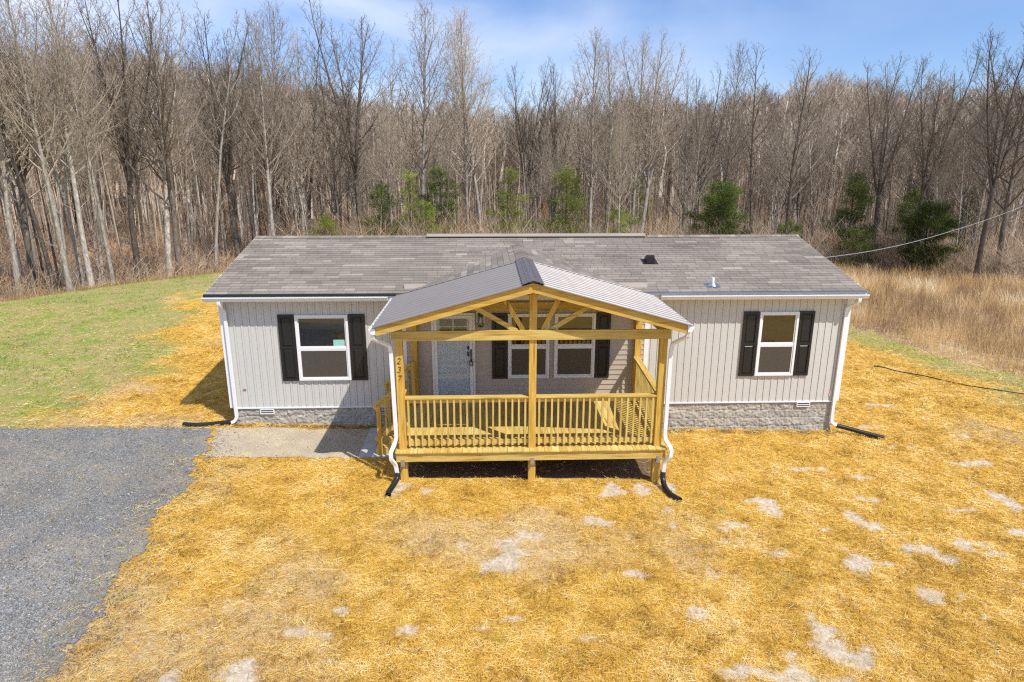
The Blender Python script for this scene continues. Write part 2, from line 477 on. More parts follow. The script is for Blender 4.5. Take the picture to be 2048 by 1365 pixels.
def shutter(x0, x1, z0=1.098, z1=2.652):
    y = YW - .040; b = MB(); fw = .055; zm = z0 + (z1 - z0) * .505
    b.box(x0, x1, y + .012, YW + .01, z0, z1)
    b.box(x0 - .0005, x0 + fw, y - .006, y + .013, z0, z1); b.box(x1 - fw, x1 + .0005, y - .006, y + .013, z0, z1)
    for za, zb in ((z0 + .0005, z0 + fw), (zm - fw / 2, zm + fw / 2), (z1 - fw, z1 - .0005)):
        b.box(x0 + fw, x1 - fw, y - .006, y + .013, za, zb)
    for za, zb in ((z0 + fw, zm - fw / 2), (zm + fw / 2, z1 - fw)):
        xa, xb = x0 + fw + .02, x1 - fw - .02; za += .02; zb -= .02; m = .018
        b.add([(xa, y + .012, za), (xb, y + .012, za), (xb, y + .012, zb), (xa, y + .012, zb),
               (xa + m, y - .002, za + m), (xb - m, y - .002, za + m), (xb - m, y - .002, zb - m), (xa + m, y - .002, zb - m)],
              [(0, 1, 5, 4), (1, 2, 6, 5), (2, 3, 7, 6), (3, 0, 4, 7), (4, 5, 6, 7)])
    return b.build('shutter', M['shutter_black'], house)
for x0, x1 in ((-4.705, -4.345), (-3.132, -2.775), (5.87, 6.225), (7.173, 7.525), (.085, .437), (2.470, 2.80)): shutter(x0, x1)

# --- door
def door():
    x0, x1, zb, zt = -1.284, -.300, .60, 2.672; y = YW - .078; fw = .055
    b = MB()
    b.box(x0, x0 + fw, y, YW + .01, zb, zt); b.box(x1 - fw, x1, y, YW + .01, zb, zt); b.box(x0 + fw, x1 - fw, y + .0005, YW + .01, zt - fw, zt)
    fr = b.build('door', M['white'], house, bevel=.004)
    b = MB(); b.box(x0 + fw, x1 - fw, y - .03, YW + .01, zb - .03, zb + .02); b.build('threshold', M['steel'], fr)
    xa, xb = x0 + fw + .004, x1 - fw - .004
    # inner slab with grooved planks and a four-light window
    b = MB(); ys = YW - .036
    b.box(xa, xb, ys, YW + .008, zb + .02, zt - fw)
    n = 7; pw = (xb - xa - .22) / n
    for k in range(n):
        b.box(xa + .11 + k * pw + .004, xa + .11 + (k + 1) * pw - .004, ys - .006, ys + .001, zb + .16, 2.05)
    for (u0, u1, v0, v1) in ((xa, xa + .10, zb + .03, zt - fw - .01), (xb - .10, xb, zb + .03, zt - fw - .01)):
        b.box(u0, u1, ys - .009, ys + .001, v0, v1)
    for (v0, v1) in ((zb + .03, zb + .15), (2.06, 2.16), (2.555, 2.60)):
        b.box(xa + .10, xb - .10, ys - .009, ys + .001, v0, v1)
    b.box(xa + .04, xb - .04, ys - .03, ys, 2.12, 2.15)
    b.build('door_panel', M['white_door'], fr)
    b = MB(); ga, gb = xa + .125, xb - .125
    b.box(ga, gb, ys - .0105, ys - .0065, 2.175, 2.535); b.build('pane', M['window_glass'], fr)
    b = MB(); gm = (ga + gb) / 2
    b.box(gm - .014, gm + .014, ys - .017, ys - .0, 2.17, 2.54); b.box(ga, gb, ys - .0165, ys, 2.345, 2.365)
    b.box(ga - .02, ga, ys - .0125, ys, 2.17, 2.54); b.box(gb, gb + .02, ys - .0125, ys, 2.17, 2.54)
    b.build('muntin', M['white_door'], fr)
    # storm door: slim frame and one clear pane
    b = MB(); y2 = y + .002; s = .065
    b.box(xa, xa + s, y2 - .012, y2 + .012, zb + .025, zt - fw - .003); b.box(xb - s, xb, y2 - .012, y2 + .012, zb + .025, zt - fw - .003)
    b.box(xa + s, xb - s, y2 - .0118, y2 + .0118, zb + .025, zb + .12); b.box(xa + s, xb - s, y2 - .0118, y2 + .0118, zt - fw - .07, zt - fw - .003)
    st = b.build('storm_door', M['white'], fr)
    b = MB(); b.box(xa + s, xb - s, y2 - .002, y2 + .002, zb + .12, zt - fw - .07); b.build('storm_pane', M['storm_glass'], fr)
    # handle set: lever plate, keypad, inner lock
    b = MB(); hx = xb - .035
    b.box(hx - .018, hx + .018, y2 - .02, y2 - .012, 1.50, 1.83)
    b.sweep(rounded([(hx, y2 - .02, 1.60), (hx, y2 - .06, 1.60), (hx, y2 - .06, 1.78), (hx, y2 - .02, 1.78)], 4, .02), circle(.011, 8))
    b.box(hx - .085, hx - .045, y2 - .018, y2 + .02, 1.82, 1.885); b.box(hx - .085, hx - .045, y2 - .018, y2 + .02, 1.66, 1.755)
    b.build('handle', M['black'], fr)
    return fr
door()
# lock box on the storm door handle
lb = MB(); hx = -.300 - .055 - .004 - .035; y2 = YW - .108
lb.box(hx - .038, hx + .038, y2 - .035, y2 + .0, 1.44, 1.565)
o = lb.build('lock_box', M['black'], None, bevel=.006, loc=(hx, y2, 1.5)); tag(o, 'small black key lock box hanging from the front door handle', 'lock box')
c = MB(); c.sweep([(hx - .024, y2 - .018, 1.56), (hx - .024, y2 - .018, 1.62), (hx - .012, y2 - .018, 1.642), (hx + .012, y2 - .018, 1.642), (hx + .024, y2 - .018, 1.62), (hx + .024, y2 - .018, 1.56)], circle(.0055, 8), side=(0, 1, 0))
c.build('shackle', M['steel'], o)
c = MB(); c.box(hx - .024, hx + .024, y2 - .038, y2 - .034, 1.46, 1.54); c.build('keypad', M['galv'], o)

# wall lantern
def lantern():
    x, y, z0, z1 = -.170, YW - .02, 2.36, 2.655
    b = MB(); b.box(x - .105, x + .095, YW - .03, YW + .0, 2.43, 2.69); blk = b.build('mounting_block', M['white'], house)
    b = MB(); w = .062; ya, yb = YW - .17, YW - .045
    b.box(x - w, x + w, ya, yb, z1 - .055, z1); b.box(x - w, x + w, ya, yb, z0, z0 + .016)
    for sx in (-1, 1):
        for yy in (ya, yb - .012):
            b.box(x + sx * (w - .006) - .006, x + sx * (w - .006) + .006, yy, yy + .012, z0 + .016, z1 - .055)
    b.box(x - .03, x + .03, yb, YW - .03, z1 - .2, z1 - .03)
    l = b.build('wall_lantern', M['black'], house)
    b = MB()
    b.box(x - w + .012, x + w - .012, ya + .003, ya + .006, z0 + .016, z1 - .055)
    b.box(x - w + .003, x - w + .006, ya + .012, yb - .012, z0 + .016, z1 - .055); b.box(x + w - .006, x + w - .003, ya + .012, yb - .012, z0 + .016, z1 - .055)
    b.build('lantern_glass', M['storm_glass'], l)
    b = MB(); b.sweep([(x, ya + .06, z0 + .07), (x, ya + .06, z0 + .10), (x, ya + .06, z0 + .14), (x, ya + .06, z0 + .18), (x, ya + .06, z0 + .24)], circle(1, 10), scale=[.012, .026, .028, .016, .012])
    b.build('bulb', M['white'], l, smooth=True)
lantern()
for (x, z, w, h, m, lab) in ((-5.64, .87, .062, .03, 'sticker_red', 'small red tag stuck low on the left wall'), (8.13, .56, .05, .14, 'sticker_pink', 'small pink and white tag stuck low by the right corner')):
    b = MB(); b.box(x, x + w, YW - .016, YW - .011, z, z + h); k = b.build('label_tag', M[m], house); k['label'] = lab

# --- roof
def shingle_rows(b, org, ex, es, L, x0, x1, expo=.143, clip=None, seed=0):
    """tabs over a slope: org origin, ex unit across, es unit up-slope"""
    org = Vector(org); ex = Vector(ex); es = Vector(es); nn = ex.cross(es).normalized()
    if nn.z < 0: nn = -nn
    rows = int(math.ceil(L / expo)); rnd = random.Random(seed)
    for r in range(rows):
        s0 = r * expo; s1 = min(s0 + expo + .015, L)
        x = x0 - rnd.random() * .3
        run = 0; tone = .4
        while x < x1:
            w = .205 + rnd.random() * .15
            if run <= 0:
                run = rnd.randint(1, 3); q = rnd.random()
                tone = rnd.uniform(.1, .35) if q < .3 else (rnd.uniform(.3, .6) if q < .86 else rnd.uniform(.62, .9))
            run -= 1
            a = max(x + .0035, x0); c = min(x + w - .0035, x1)
            if c - a > .02:
                q = [(a, s0), (c, s0), (c, s1), (a, s1)]
                if clip: q = clip(q)
                if q:
                    b.tint = min(1, max(0, tone + rnd.uniform(-.09, .09)))
                    vs = []
                    for (u, v) in q:
                        lift = .014 - .010 * ((v - s0) / (s1 - s0 + 1e-6))
                        vs.append(org + ex * u + es * v + nn * lift)
                    k = len(vs)
                    low = [org + ex * q[0][0] + es * q[0][1], org + ex * q[1][0] + es * q[1][1]]
                    b.add(vs + low, [tuple(range(k)), (0, k, k + 1, 1)])
            x += w
b = MB()
slen = math.hypot(YR - YE, ZR - ZE); es = ((0), (YR - YE) / slen, (ZR - ZE) / slen)
PX, PK, PS = .80, 3.885, .275      # porch gable: centre, ridge height, slope
b.tint = .1
th = .05
# decking slab (front and back slopes)
b.prism([(YE, ZE - .001), (YR, ZR - .001), (2 * YR - YE, ZE - .001), (2 * YR - YE, ZE - th), (YR, ZR - th), (YE, ZE - th)], 'x', RX0, RX1)
shingle_rows(b, (0, YE - .012, ZE + .001 - .003), (1, 0, 0), es, slen + .01, RX0, RX1, seed=3)
shingle_rows(b, (0, 2 * YR - YE + .012, ZE - .002), (1, 0, 0), (0, -es[1], es[2]), slen + .01, RX0, RX1, seed=9)
roof = b.build('roof', M['shingle'], house)
# dormer gable running forward to the porch roof
b = MB()
def valley(dx): return YE + (PK - ZE - PS * dx) / SL
dw = (PK - ZE) / PS
for sgn in (-1, 1):
    c = math.hypot(1, PS)
    def clip(q, sgn=sgn):
        out = []
        for (u, v) in q:
            dx = v / c
            yv = valley(dw - dx)
            out.append((min(u, yv), v))
        if out[1][0] - out[0][0] < .01 and out[2][0] - out[3][0] < .01: return None
        return out
    # rows go up from the eave (dx = dw) to the ridge (dx = 0)
    shingle_rows(b, (PX + sgn * dw, 0, ZE), (0, 1, 0), (-sgn / c, 0, PS / c), dw * c, YE - .02, valley(0), clip=clip, seed=20 + sgn)
    b.tint = .1
    b.add([(PX, YE - .02, PK - .004), (PX, valley(0), PK - .004), (PX + sgn * dw, YE - .02, ZE - .004)], [(0, 1, 2)])
b.add([(PX - dw, YE - .018, ZE - .01), (PX + dw, YE - .018, ZE - .01), (PX, YE - .018, PK - .006)], [(0, 1, 2)])
b.build('dormer', M['shingle'], house)
# ridge caps
b = MB(); y = YE - .02; rr = random.Random(5)
while y < valley(0) - .02:
    b.tint = rr.choice([.25, .45, .6, .75, .9])
    w = .155; y1 = y + .15
    b.add([(PX - w, y, PK + .022 - PS * w), (PX, y, PK + .03), (PX + w, y, PK + .022 - PS * w), (PX - w, y1, PK + .010 - PS * w), (PX, y1, PK + .016), (PX + w, y1, PK + .010 - PS * w),
           (PX - w, y, PK + .008 - PS * w), (PX, y, PK + .014), (PX + w, y, PK + .008 - PS * w)],
          [(0, 1, 4, 3), (1, 2, 5, 4), (0, 6, 7, 1), (1, 7, 8, 2)])
    y += .142
b.build('ridge_cap', M['shingle'], house)
b = MB(); x = RX0; passed = False
while x < RX1 - .01:
    b.tint = rr.choice([.2, .4, .55, .7, .85]); w = .15; x1 = min(x + .15, RX1)
    if x > 4.25 and not passed:
        b.build('ridge_cap', M['shingle'], house); b = MB(); b.tint = .4; passed = True
    if not (-1.62 < x < 4.25):
        b.add([(x, YR - w, ZR - SL * w + .02), (x, YR, ZR + .026), (x, YR + w, ZR - SL * w + .02), (x1, YR - w, ZR - SL * w + .028), (x1, YR, ZR + .036), (x1, YR + w, ZR - SL * w + .028)],
              [(0, 3, 4, 1), (1, 4, 5, 2), (3, 0, 0 + 1, 4)][:2])
    x += .142
b.build('ridge_cap', M['shingle'], house)
b = MB(); vx0, vx1 = -1.63, 4.28; w = .16
b.tint = .8
b.prism([(YR - w, ZR - SL * w + .045), (YR, ZR + .055), (YR + w, ZR - SL * w + .045), (YR + w, ZR - SL * w + .063), (YR, ZR + .075), (YR - w, ZR - SL * w + .063)], 'x', vx0, vx1)
rv = b.build('ridge_vent', M['shingle'], house)
b = MB(); b.prism([(YR - w + .01, ZR - SL * w + .01), (YR, ZR + .02), (YR + w - .01, ZR - SL * w + .01), (YR + w - .01, ZR - SL * w + .044), (YR, ZR + .054), (YR - w + .01, ZR - SL * w + .044)], 'x', vx0 + .01, vx1 - .01)
b.build('vent_mesh', M['dark'], rv)
# eave metal, fascia, soffit, rake trim
b = MB(); b.box(RX0 - .005, -2.02, YE - .022, YE - .004, ZE - .045, ZE + .004); b.box(RX0 - .005, -2.02, YE - .055, YE - .022, ZE - .047, ZE - .040); o = b.build('drip_edge', M['drip_dark'], house)
b = MB(); b.prism([(YE - .075, ZE - .038), (YE - .005, ZE - .003), (YE - .005, ZE - .010), (YE - .075, ZE - .045)], 'x', 3.45, RX1 + .005); o = b.build('drip_edge', M['flashing'], house); o['label'] = 'bright silver eave flashing'
b = MB(); b.box(RX0 + .01, RX1 - .01, YE + .0, YE + .02, ZE - .16, ZE - th - .001)
for x, s in ((RX0, 1), (RX1, -1)):
    for sg in (1, -1):
        ya, yb = (YE, YR) if sg == 1 else (2 * YR - YE, YR)
        pol = [(ya, ZE - .14), (yb, ZR - .14), (yb, ZR - .004), (ya, ZE - .004)]
        b.prism(pol, 'x', x - s * .018, x - s * .001)
b.build('fascia', M['white'], house)
b = MB(); b.box(RX0 + .01, RX1 - .01, YE + .021, YW - .03, ZE - .162, ZE - .150)
b.build('soffit', M['soffit'], house)

def gutter(parent, a, bpt, out, name='gutter'):
    """K-style gutter from a to bpt; 'out' = unit vector away from the fascia; top edge at given z"""
    A = Vector(a); B = Vector(bpt); O = Vector(out); U = Vector((0, 0, 1)); d = (B - A).normalized()
    prof = [(0, 0), (0, -.105), (.072, -.105), (.088, -.075), (.100, -.045), (.118, -.025), (.118, 0), (.110, 0), (.110, -.02), (.092, -.04), (.080, -.073), (.066, -.097), (.008, -.097), (.008, 0)]
    b = MB(); vs = []
    for P in (A, B):
        for (o, u) in prof: vs.append(P + O * o + U * u)
    n = len(prof); fs = [(i, (i + 1) % n, (i + 1) % n + n, i + n) for i in range(n)]
    b.add(vs, fs)
    for P in (A, B):   # end caps
        q = [P + O * o + U * u for (o, u) in prof[:7]]; q2 = [v + d * (.003 if P is A else -.003) for v in q]
        b.add(q + q2, [tuple(range(7)), tuple(range(13, 6, -1))])
    L = (B - A).length; k = int(L / .6)
    for i in range(1, k):
        P = A + d * (L * i / k); q = P + U * (-.012); b.beam(q, q + O * .114, .02, .004)
    return b.build(name, M['white'], parent)
gutter(house, (RX0 - .0, YE - .002, ZE - .048), (-2.19, YE - .002, ZE - .048), (0, -1, 0))
gutter(house, (3.84, YE - .002, ZE - .062), (RX1 + .02, YE - .002, ZE - .062), (0, -1, 0))

def downspout(parent, path, r=.05):
    b = MB(); w = rect(.072, .050)
    b.sweep(rounded(path, 5, r), w, side=(1, 0, 0))
    # elbow seams
    return b.build('downspout', M['white'], parent, bevel=.004)
downspout(house, [(-5.84, YE - .06, ZE - .14), (-5.84, YE - .06, ZE - .24), (-5.84, YW - .055, ZE - .40), (-5.84, YW - .055, .22), (-5.90, YW - .06, .13), (-6.00, YW - .07, .10)])
downspout(house, [(8.36, YE - .06, ZE - .15), (8.36, YE - .06, ZE - .25), (8.24, YW - .055, ZE - .42), (8.24, YW - .055, -.06), (8.30, YW - .08, -.13), (8.41, YW - .10, -.16)])

# roof fittings
b = MB(); bx, by = 3.99, 15.86; bz = roofz(by)
b.beam((bx - .19, by, bz + .012), (bx + .19, by, bz + .012), .36, .006, up=(0, -SL, 1))
b.prism([(by - .12, bz - .01), (by - .12, bz + .14), (by - .03, bz + .18), (by + .13, bz + .10), (by + .13, bz + .02)], 'x', bx - .10, bx + .10)
o = b.build('roof_vent', M['black'], house, bevel=.008)
b = MB(); px, py = 5.105, 14.42; pz = roofz(py)
b.sweep([(px, py, pz), (px, py, pz + .20)], circle(.036, 16)); o = b.build('vent_pipe', M['white'], house)
b = MB(); b.beam((px - .15, py, pz + .016), (px + .15, py, pz + .016), .28, .004, up=(0, -SL, 1))
b.sweep([(px, py, pz + .01), (px, py, pz + .05), (px, py, pz + .085)], circle(1, 16), scale=[.10, .075, .044], cap=False)
b.build('pipe_boot', M['flashing'], house, smooth=False)
# ------------------------------------------------------------------ porch
YP = 11.60                      # front face plane of the front posts
DK = .590                       # deck surface
DX0, DX1 = -1.80, 3.44
porch = thing('covered_porch', 'yellow timber porch with corrugated metal gable roof built onto the house front', 'porch', (.82, YP, 0))
W = .14
posts = [(-1.655, YP + .07), (.83, YP + .07), (3.285, YP + .07), (-1.68, 14.29), (3.43, 14.29)]
BT, BB = 2.950, 2.764           # beam top and bottom
for i, (x, y) in enumerate(posts):
    top = BB + .0 if i != 1 else PK - .19
    if i in (0, 2): top = BB + .13
    if i >= 3: top = BT - .03
    w = W if i != 4 else .145
    b = MB(); b.box(x - w / 2, x + w / 2, y - .07, y + .07, gz(x) - .35, top)
    p = b.build('post', M['wood_z'], porch, bevel=.004, loc=(x, y, 0))
    if i == 0:
        # house number 2 3 7 set down the post face
        yy = YP - .006
        D = {'2': [[(-.030, .028), (-.024, .042), (-.006, .052), (.014, .048), (.027, .034), (.024, .012), (.004, -.018), (-.034, -.052), (-.006, -.050), (.020, -.054), (.038, -.046)]],
             '3': [[(-.028, .038), (-.010, .052), (.012, .050), (.024, .036), (.016, .014), (-.006, .006), (.018, -.002), (.028, -.022), (.018, -.044), (-.006, -.054), (-.032, -.044)]],
             '7': [[(-.034, .042), (-.028, .050), (.000, .046), (.036, .052), (.020, .020), (.000, -.014), (-.012, -.056)]]}
        for k, ch in enumerate('237'):
            cz = 2.375 - k * .168; nb = MB()
            for st in D[ch]:
                path = rounded([(x + .0 + u + v * .18, yy, cz + v) for (u, v) in st], 3, .02)
                nb.sweep(path, [(-.0055, -.003), (.0055, -.003), (.0055, .003), (-.0055, .003)], side=(0, 1, 0))
            hn = nb.build('house_number', M['black'], p); hn['label'] = 'black numeral ' + ch + ' on the post'
    if i < 3:
        b = MB(); b.box(x - .036, x + .036, 11.492, 11.4995, .30, .43); b.box(x - .036, x + .036, 11.4925, YP - .001, .29, .3005)
        b.box(x - .036, x + .036, YP - .007, YP - .0005, .20, .2895)
        for zz in (.335, .395): b.box(x - .008, x + .008, 11.486, 11.492, zz - .008, zz + .008)
        b.build('bracket', M['galv'], porch)
def nails(b, pts, y):
    for (x, z) in pts: b.box(x - .005, x + .005, y - .002, y + .001, z - .005, z + .005)
# front beam
b = MB(); b.box(-1.775, 3.395, YP - .042, YP - .002, BB, BT); bm = b.build('beam', M['wood_x'], porch, bevel=.003)
NL = ([(-1.70, BB + .05), (-1.70, BT - .05), (-1.63, BB + .07), (.80, BB + .04), (.80, BT - .05), (.86, BB + .05), (3.25, BB + .05), (3.25, BT - .05), (3.32, BT - .06)])
for i, (x, z) in enumerate(NL):
    if i == 0: b = MB(); nails(b, [(0, 0)], 0); n0 = b.build('nail', M['nail'], bm); c = n0
    else: c = dup(n0, bm)
    c.location = Vector((x, YP - .042, z)) - Vector(porch.location) - Vector(bm.location)
# side beams and the ledger on the house
for x in (-1.70, 3.345):
    b = MB(); b.box(x - .02, x + .02, YP + .141, 14.22, BB, BT); b.build('beam', M['wood_y'], porch, bevel=.003)
b = MB(); b.box(-1.605, 3.355, 14.31, 14.350, 2.715, 2.905); b.build('ledger', M['wood_x'], porch, bevel=.003)
# king post is the middle post; webs and chords of the gable truss
def chordz(x, drop): return PK - .045 - PS * abs(x - PX) - drop
for sgn in (-1, 1):
    xe = PX + sgn * 2.72
    c = MB(); c.prism([(PX, chordz(PX, 0)), (xe, chordz(xe, 0)), (xe, chordz(xe, .15)), (PX, chordz(PX, .15))], 'y', YP + .02, YP + .06); c.build('rafter', M['wood_x'], porch, bevel=.003)
    c = MB(); c.prism([(PX, chordz(PX, -.034)), (PX + sgn * 2.80, chordz(PX + sgn * 2.80, -.034)), (PX + sgn * 2.80, chordz(PX + sgn * 2.80, .135)), (PX, chordz(PX, .135))], 'y', 11.255, 11.295); c.build('rake_board', M['wood_rake'], porch, bevel=.003)
    c = MB(); c.prism([(PX, chordz(PX, 0)), (xe, chordz(xe, 0)), (xe, chordz(xe, .13)), (PX, chordz(PX, .13))], 'y', 12.9, 12.94); c.build('rafter', M['wood_x'], porch)
    c = MB(); c.prism([(PX, chordz(PX, 0)), (PX + sgn * 2.4, chordz(PX + sgn * 2.4, 0)), (PX + sgn * 2.4, chordz(PX + sgn * 2.4, .13)), (PX, chordz(PX, .13))], 'y', 14.26, 14.30); c.build('rafter', M['wood_x'], porch)
    for (xt, xb) in ((.52, .175), (1.10, .30)):
        xt = PX + sgn * xt; xb = PX + .03 + sgn * xb
        c = MB(); c.beam((xb, YP + .04, BT - .03), (xt, YP + .04, chordz(xt, .14)), .038, .088, up=(0, 0, 1))
        # beam() puts h along up: turn so that the wide face looks forward
        c.v = []; c.f = []; c.t = []
        A = Vector((xb, YP + .04, BT - .03)); B = Vector((xt, YP + .04, chordz(xt, .13))); d = (B - A).normalized(); nrm = Vector((d.z, 0, -d.x))
        vs = []
        for P in (A, B):
            for (i, j) in ((-1, -1), (1, -1), (1, 1), (-1, 1)): vs.append(P + nrm * (i * .044) + Vector((0, j * .019, 0)))
        c.add(vs, [(0, 3, 2, 1), (4, 5, 6, 7), (0, 1, 5, 4), (1, 2, 6, 5), (2, 3, 7, 6), (3, 0, 4, 7)])
        c.build('brace', M['wood_z'] if abs(xt - PX) < .8 else M['wood_x'], porch, bevel=.003)
for k in range(4):
    for sgn in (-1, 1):
        dx = .25 + k * .78; x = PX + sgn * dx; z = PK - .045 - PS * dx + .02
        c = MB(); c.box(x - .045, x + .045, 11.30, 14.10, z - .024, z + .010); c.build('purlin', M['wood_y'], porch)
# metal roof panels
def panel(sgn):
    y0, y1 = 11.20, 14.16; per = .235; pts = []
    y = y0; 
    while y < y1:
        for (f, h) in ((0, 0), (.42, 0), (.435, .12), (.487, .88), (.50, 1), (.68, 1), (.695, .88), (.747, .12), (.76, 0)):
            yy = y + f * per
            if yy <= y1: pts.append((yy, h * .0223))
        y += per
    pts.append((y1, 0))
    ns = 7; V = []; F = []
    for k in range(ns):
        dx = .03 + (2.86 - .03) * k / (ns - 1)
        for (yy, h) in pts: V.append((PX + sgn * dx, yy, PK - PS * dx + h))
    n = len(pts)
    for k in range(ns - 1):
        for i in range(n - 1):
            q = (k * n + i, k * n + i + 1, (k + 1) * n + i + 1, (k + 1) * n + i)
            F.append(q if sgn == -1 else q[::-1])
    b = MB(); b.add(V, F); o = b.build('roof_panel', M['metal_roof'], porch)
    s = o.modifiers.new('Solidify', 'SOLIDIFY'); s.thickness = .003; s.offset = -1
panel(-1); panel(1)
b = MB(); w = .19; y0, y1 = 11.19, 14.30; z0 = PK + .040
prof = [(-w, z0 - PS * w - .022), (-w + .001, z0 - PS * w), (-.11, z0 - PS * .11 + .001), (-.10, z0 - PS * .10 + .012), (-.085, z0 - PS * .085 + .012), (-.075, z0 - PS * .075 + .001), (-.025, z0 + .004), (0, z0 + .010), (.025, z0 + .004), (.075, z0 - PS * .075 + .001), (.085, z0 - PS * .085 + .012), (.10, z0 - PS * .10 + .012), (.11, z0 - PS * .11 + .001), (w - .001, z0 - PS * w), (w, z0 - PS * w - .022)]
n = len(prof)
b.add([(PX + p[0], y0, p[1]) for p in prof] + [(PX + p[0], y1, p[1]) for p in prof], [(i, i + 1, n + i + 1, n + i) for i in range(n - 1)])
rc = b.build('ridge_cap', M['ridge_metal'], porch); s = rc.modifiers.new('Solidify', 'SOLIDIFY'); s.thickness = .003
# dark closure strips seen under the cap and at the gutters
for sgn in (-1, 1):
    b = MB(); x = PX + sgn * (w - .02); b.box(min(x, x - sgn * .02), max(x, x - sgn * .02), y0 + .02, 14.14, z0 - PS * w - .03, z0 - PS * w - .004)
    b.build('closure', M['dark'], porch)
# fascia boards and gutters at both eaves
for sgn in (-1, 1):
    xe = PX + sgn * 2.80; ze = PK - PS * 2.80
    b = MB(); b.box(min(xe, xe - sgn * .035), max(xe, xe - sgn * .035), 11.30, 14.0, ze - .17, ze - .045); b.build('fascia', M['wood_y'], porch)
    gutter(porch, (xe + sgn * .002, 11.24, ze - .040), (xe + sgn * .002, 14.03, ze - .040), (sgn, 0, 0))
# deck: boards run front to back
b = MB(); x = DX0; rr = random.Random(2)
while x < DX1 - .02:
    x1 = min(x + .139, DX1); b.box(x, x1, 11.462 + rr.uniform(-.004, .004), 14.33, DK - .028, DK); x += .1435
b.build('deck', M['wood_y'], porch, bevel=.002)
b = MB(); b.box(DX0 + .02, DX1 - .02, 11.50, 11.538, .375, DK - .030); b.build('rim_joist', M['wood_x'], porch, bevel=.003)
for x in (DX0 + .04, DX1 - .04):
    b = MB(); b.box(x - .019, x + .019, 11.5385, 14.32, .375, DK - .030); b.build('rim_joist', M['wood_y'], porch, bevel=.003)
x = DX0 + .45
while x < DX1 - .2:
    b = MB(); b.box(x - .019, x + .019, 11.539, 14.32, .38, DK - .0305); b.build('joist', M['wood_y'], porch); x += .41

def railing(name, p0, p1, z0a, z1a, outside, n, dz_bottom=.96, cap=.135):
    """straight or sloping railing between plan points p0, p1; rail tops z0a at p0 and z1a at p1"""
    A = Vector((p0[0], p0[1], 0)); B = Vector((p1[0], p1[1], 0)); d = B - A; L = d.length; d.normalize()
    O = Vector((outside[0], outside[1], 0)); matn = 'wood_x' if abs(d.x) > abs(d.y) else 'wood_y'
    def P(t, z, o=0): return A + d * (t * L) + O * o + Vector((0, 0, z + (z0a * (1 - t) + z1a * t)))
    b = MB(); b.beam(P(0, -.0175, .0), P(1, -.0175, .0), cap, .035); r = b.build('railing', M[matn], porch, bevel=.004)
    b = MB(); b.beam(P(0, -.08, 0), P(1, -.08, 0), .038, .088); b.build('top_rail', M[matn], r)
    b = MB(); b.beam(P(0, -dz_bottom, 0), P(1, -dz_bottom, 0), .038, .088); b.build('bottom_rail', M[matn], r)
    first = None
    for k in range(n):
        t = (k + .5) / n; q = P(t, 0, .0375)
        if first is None:
            b = MB(); h = dz_bottom + .065
            b.box(-.0175, .0175, -.0175, .0175, -h, -.038)
            first = b.build('picket', M['wood_picket'], r); c = first
        else: c = dup(first, r)
        c.location = q - Vector(r.location) - Vector(porch.location)
    return r
PYR = YP + .075
railing('railing', (-1.585, PYR), (.758, PYR), 1.640, 1.640, (0, -1), 19, .93)
railing('railing', (.902, PYR), (3.213, PYR), 1.640, 1.640, (0, -1), 19, .93)
railing('railing', (3.30, YP + .142), (3.40, 14.218), 1.640, 1.640, (1, 0), 20, .93)
railing('railing', (-1.67, YP + .142), (-1.67, 12.60), 1.640, 1.640, (-1, 0), 7, .93)
# stair on the left side of the deck
YA, YZ = 12.66, 14.02; SX = -2.27
g0 = gz(-2.2); stair = None
for k, (xa, xb, zt) in enumerate(((-2.08, -1.80, DK - .20), (-2.36, -2.08, DK - .40))):
    st = MB(); st.box(xa - .02, xb - .001, YA + .04, YZ - .04, zt - .03, zt)
    if stair is None: stair = st.build('staircase', M['wood_y'], porch, bevel=.003)
    else: st.build('tread', M['wood_y'], stair, bevel=.003)
for y in (YA + .02, YZ - .02, (YA + YZ) / 2):
    b = MB(); b.prism([(-1.80, DK - .03), (-1.80, DK - .34), (-2.20, g0 + .0), (-2.36, g0 + .0), (-2.36, DK - .432), (-2.085, DK - .432), (-2.085, DK - .232), (-1.86, DK - .232), (-1.86, DK - .03)], 'y', y - .019, y + .019)
    b.build('stringer', M['wood_x'], stair)
b = MB()
for xa, z1 in ((-2.085, DK - .232),): b.box(xa - .02, xa - .002, YA + .045, YZ - .045, DK - .40, z1)
b.build('riser', M['wood_y'], stair)
for y in (YA, YZ):
    for (x, zb, zt) in ((SX, gz(SX) - .1, 1.10), (-1.69, DK - .2, 1.62)):
        b = MB(); b.box(x - .044, x + .044, y - .044, y + .044, zb, zt); b.build('newel', M['wood_z'], stair, bevel=.003)
for y, s in ((YA, -1), (YZ, 1)):
    railing('railing', (SX - .09, y), (-1.74, y), 1.115, 1.60, (0, -.2), 4, .78, .10)
# downspouts with their bends round the deck edge
downspout(porch, [(PX - 2.86, 11.30, 2.96), (PX - 2.86, 11.30, 2.88), (-1.80, 11.545, 2.68), (-1.79, 11.56, 2.5), (-1.765, 11.56, .86), (-1.80, 11.56, .74), (-1.86, 11.40, .62), (-1.86, 11.40, .48), (-1.79, 11.46, .34), (-1.76, 11.47, .12)], .045)
downspout(porch, [(PX + 2.83, 11.30, 2.96), (PX + 2.83, 11.30, 2.88), (3.43, 11.545, 2.68), (3.41, 11.56, 2.5), (3.40, 11.56, .86), (3.42, 11.56, .74), (3.505, 11.41, .60), (3.495, 11.40, .46), (3.405, 11.47, .30), (3.395, 11.49, .04)], .045)

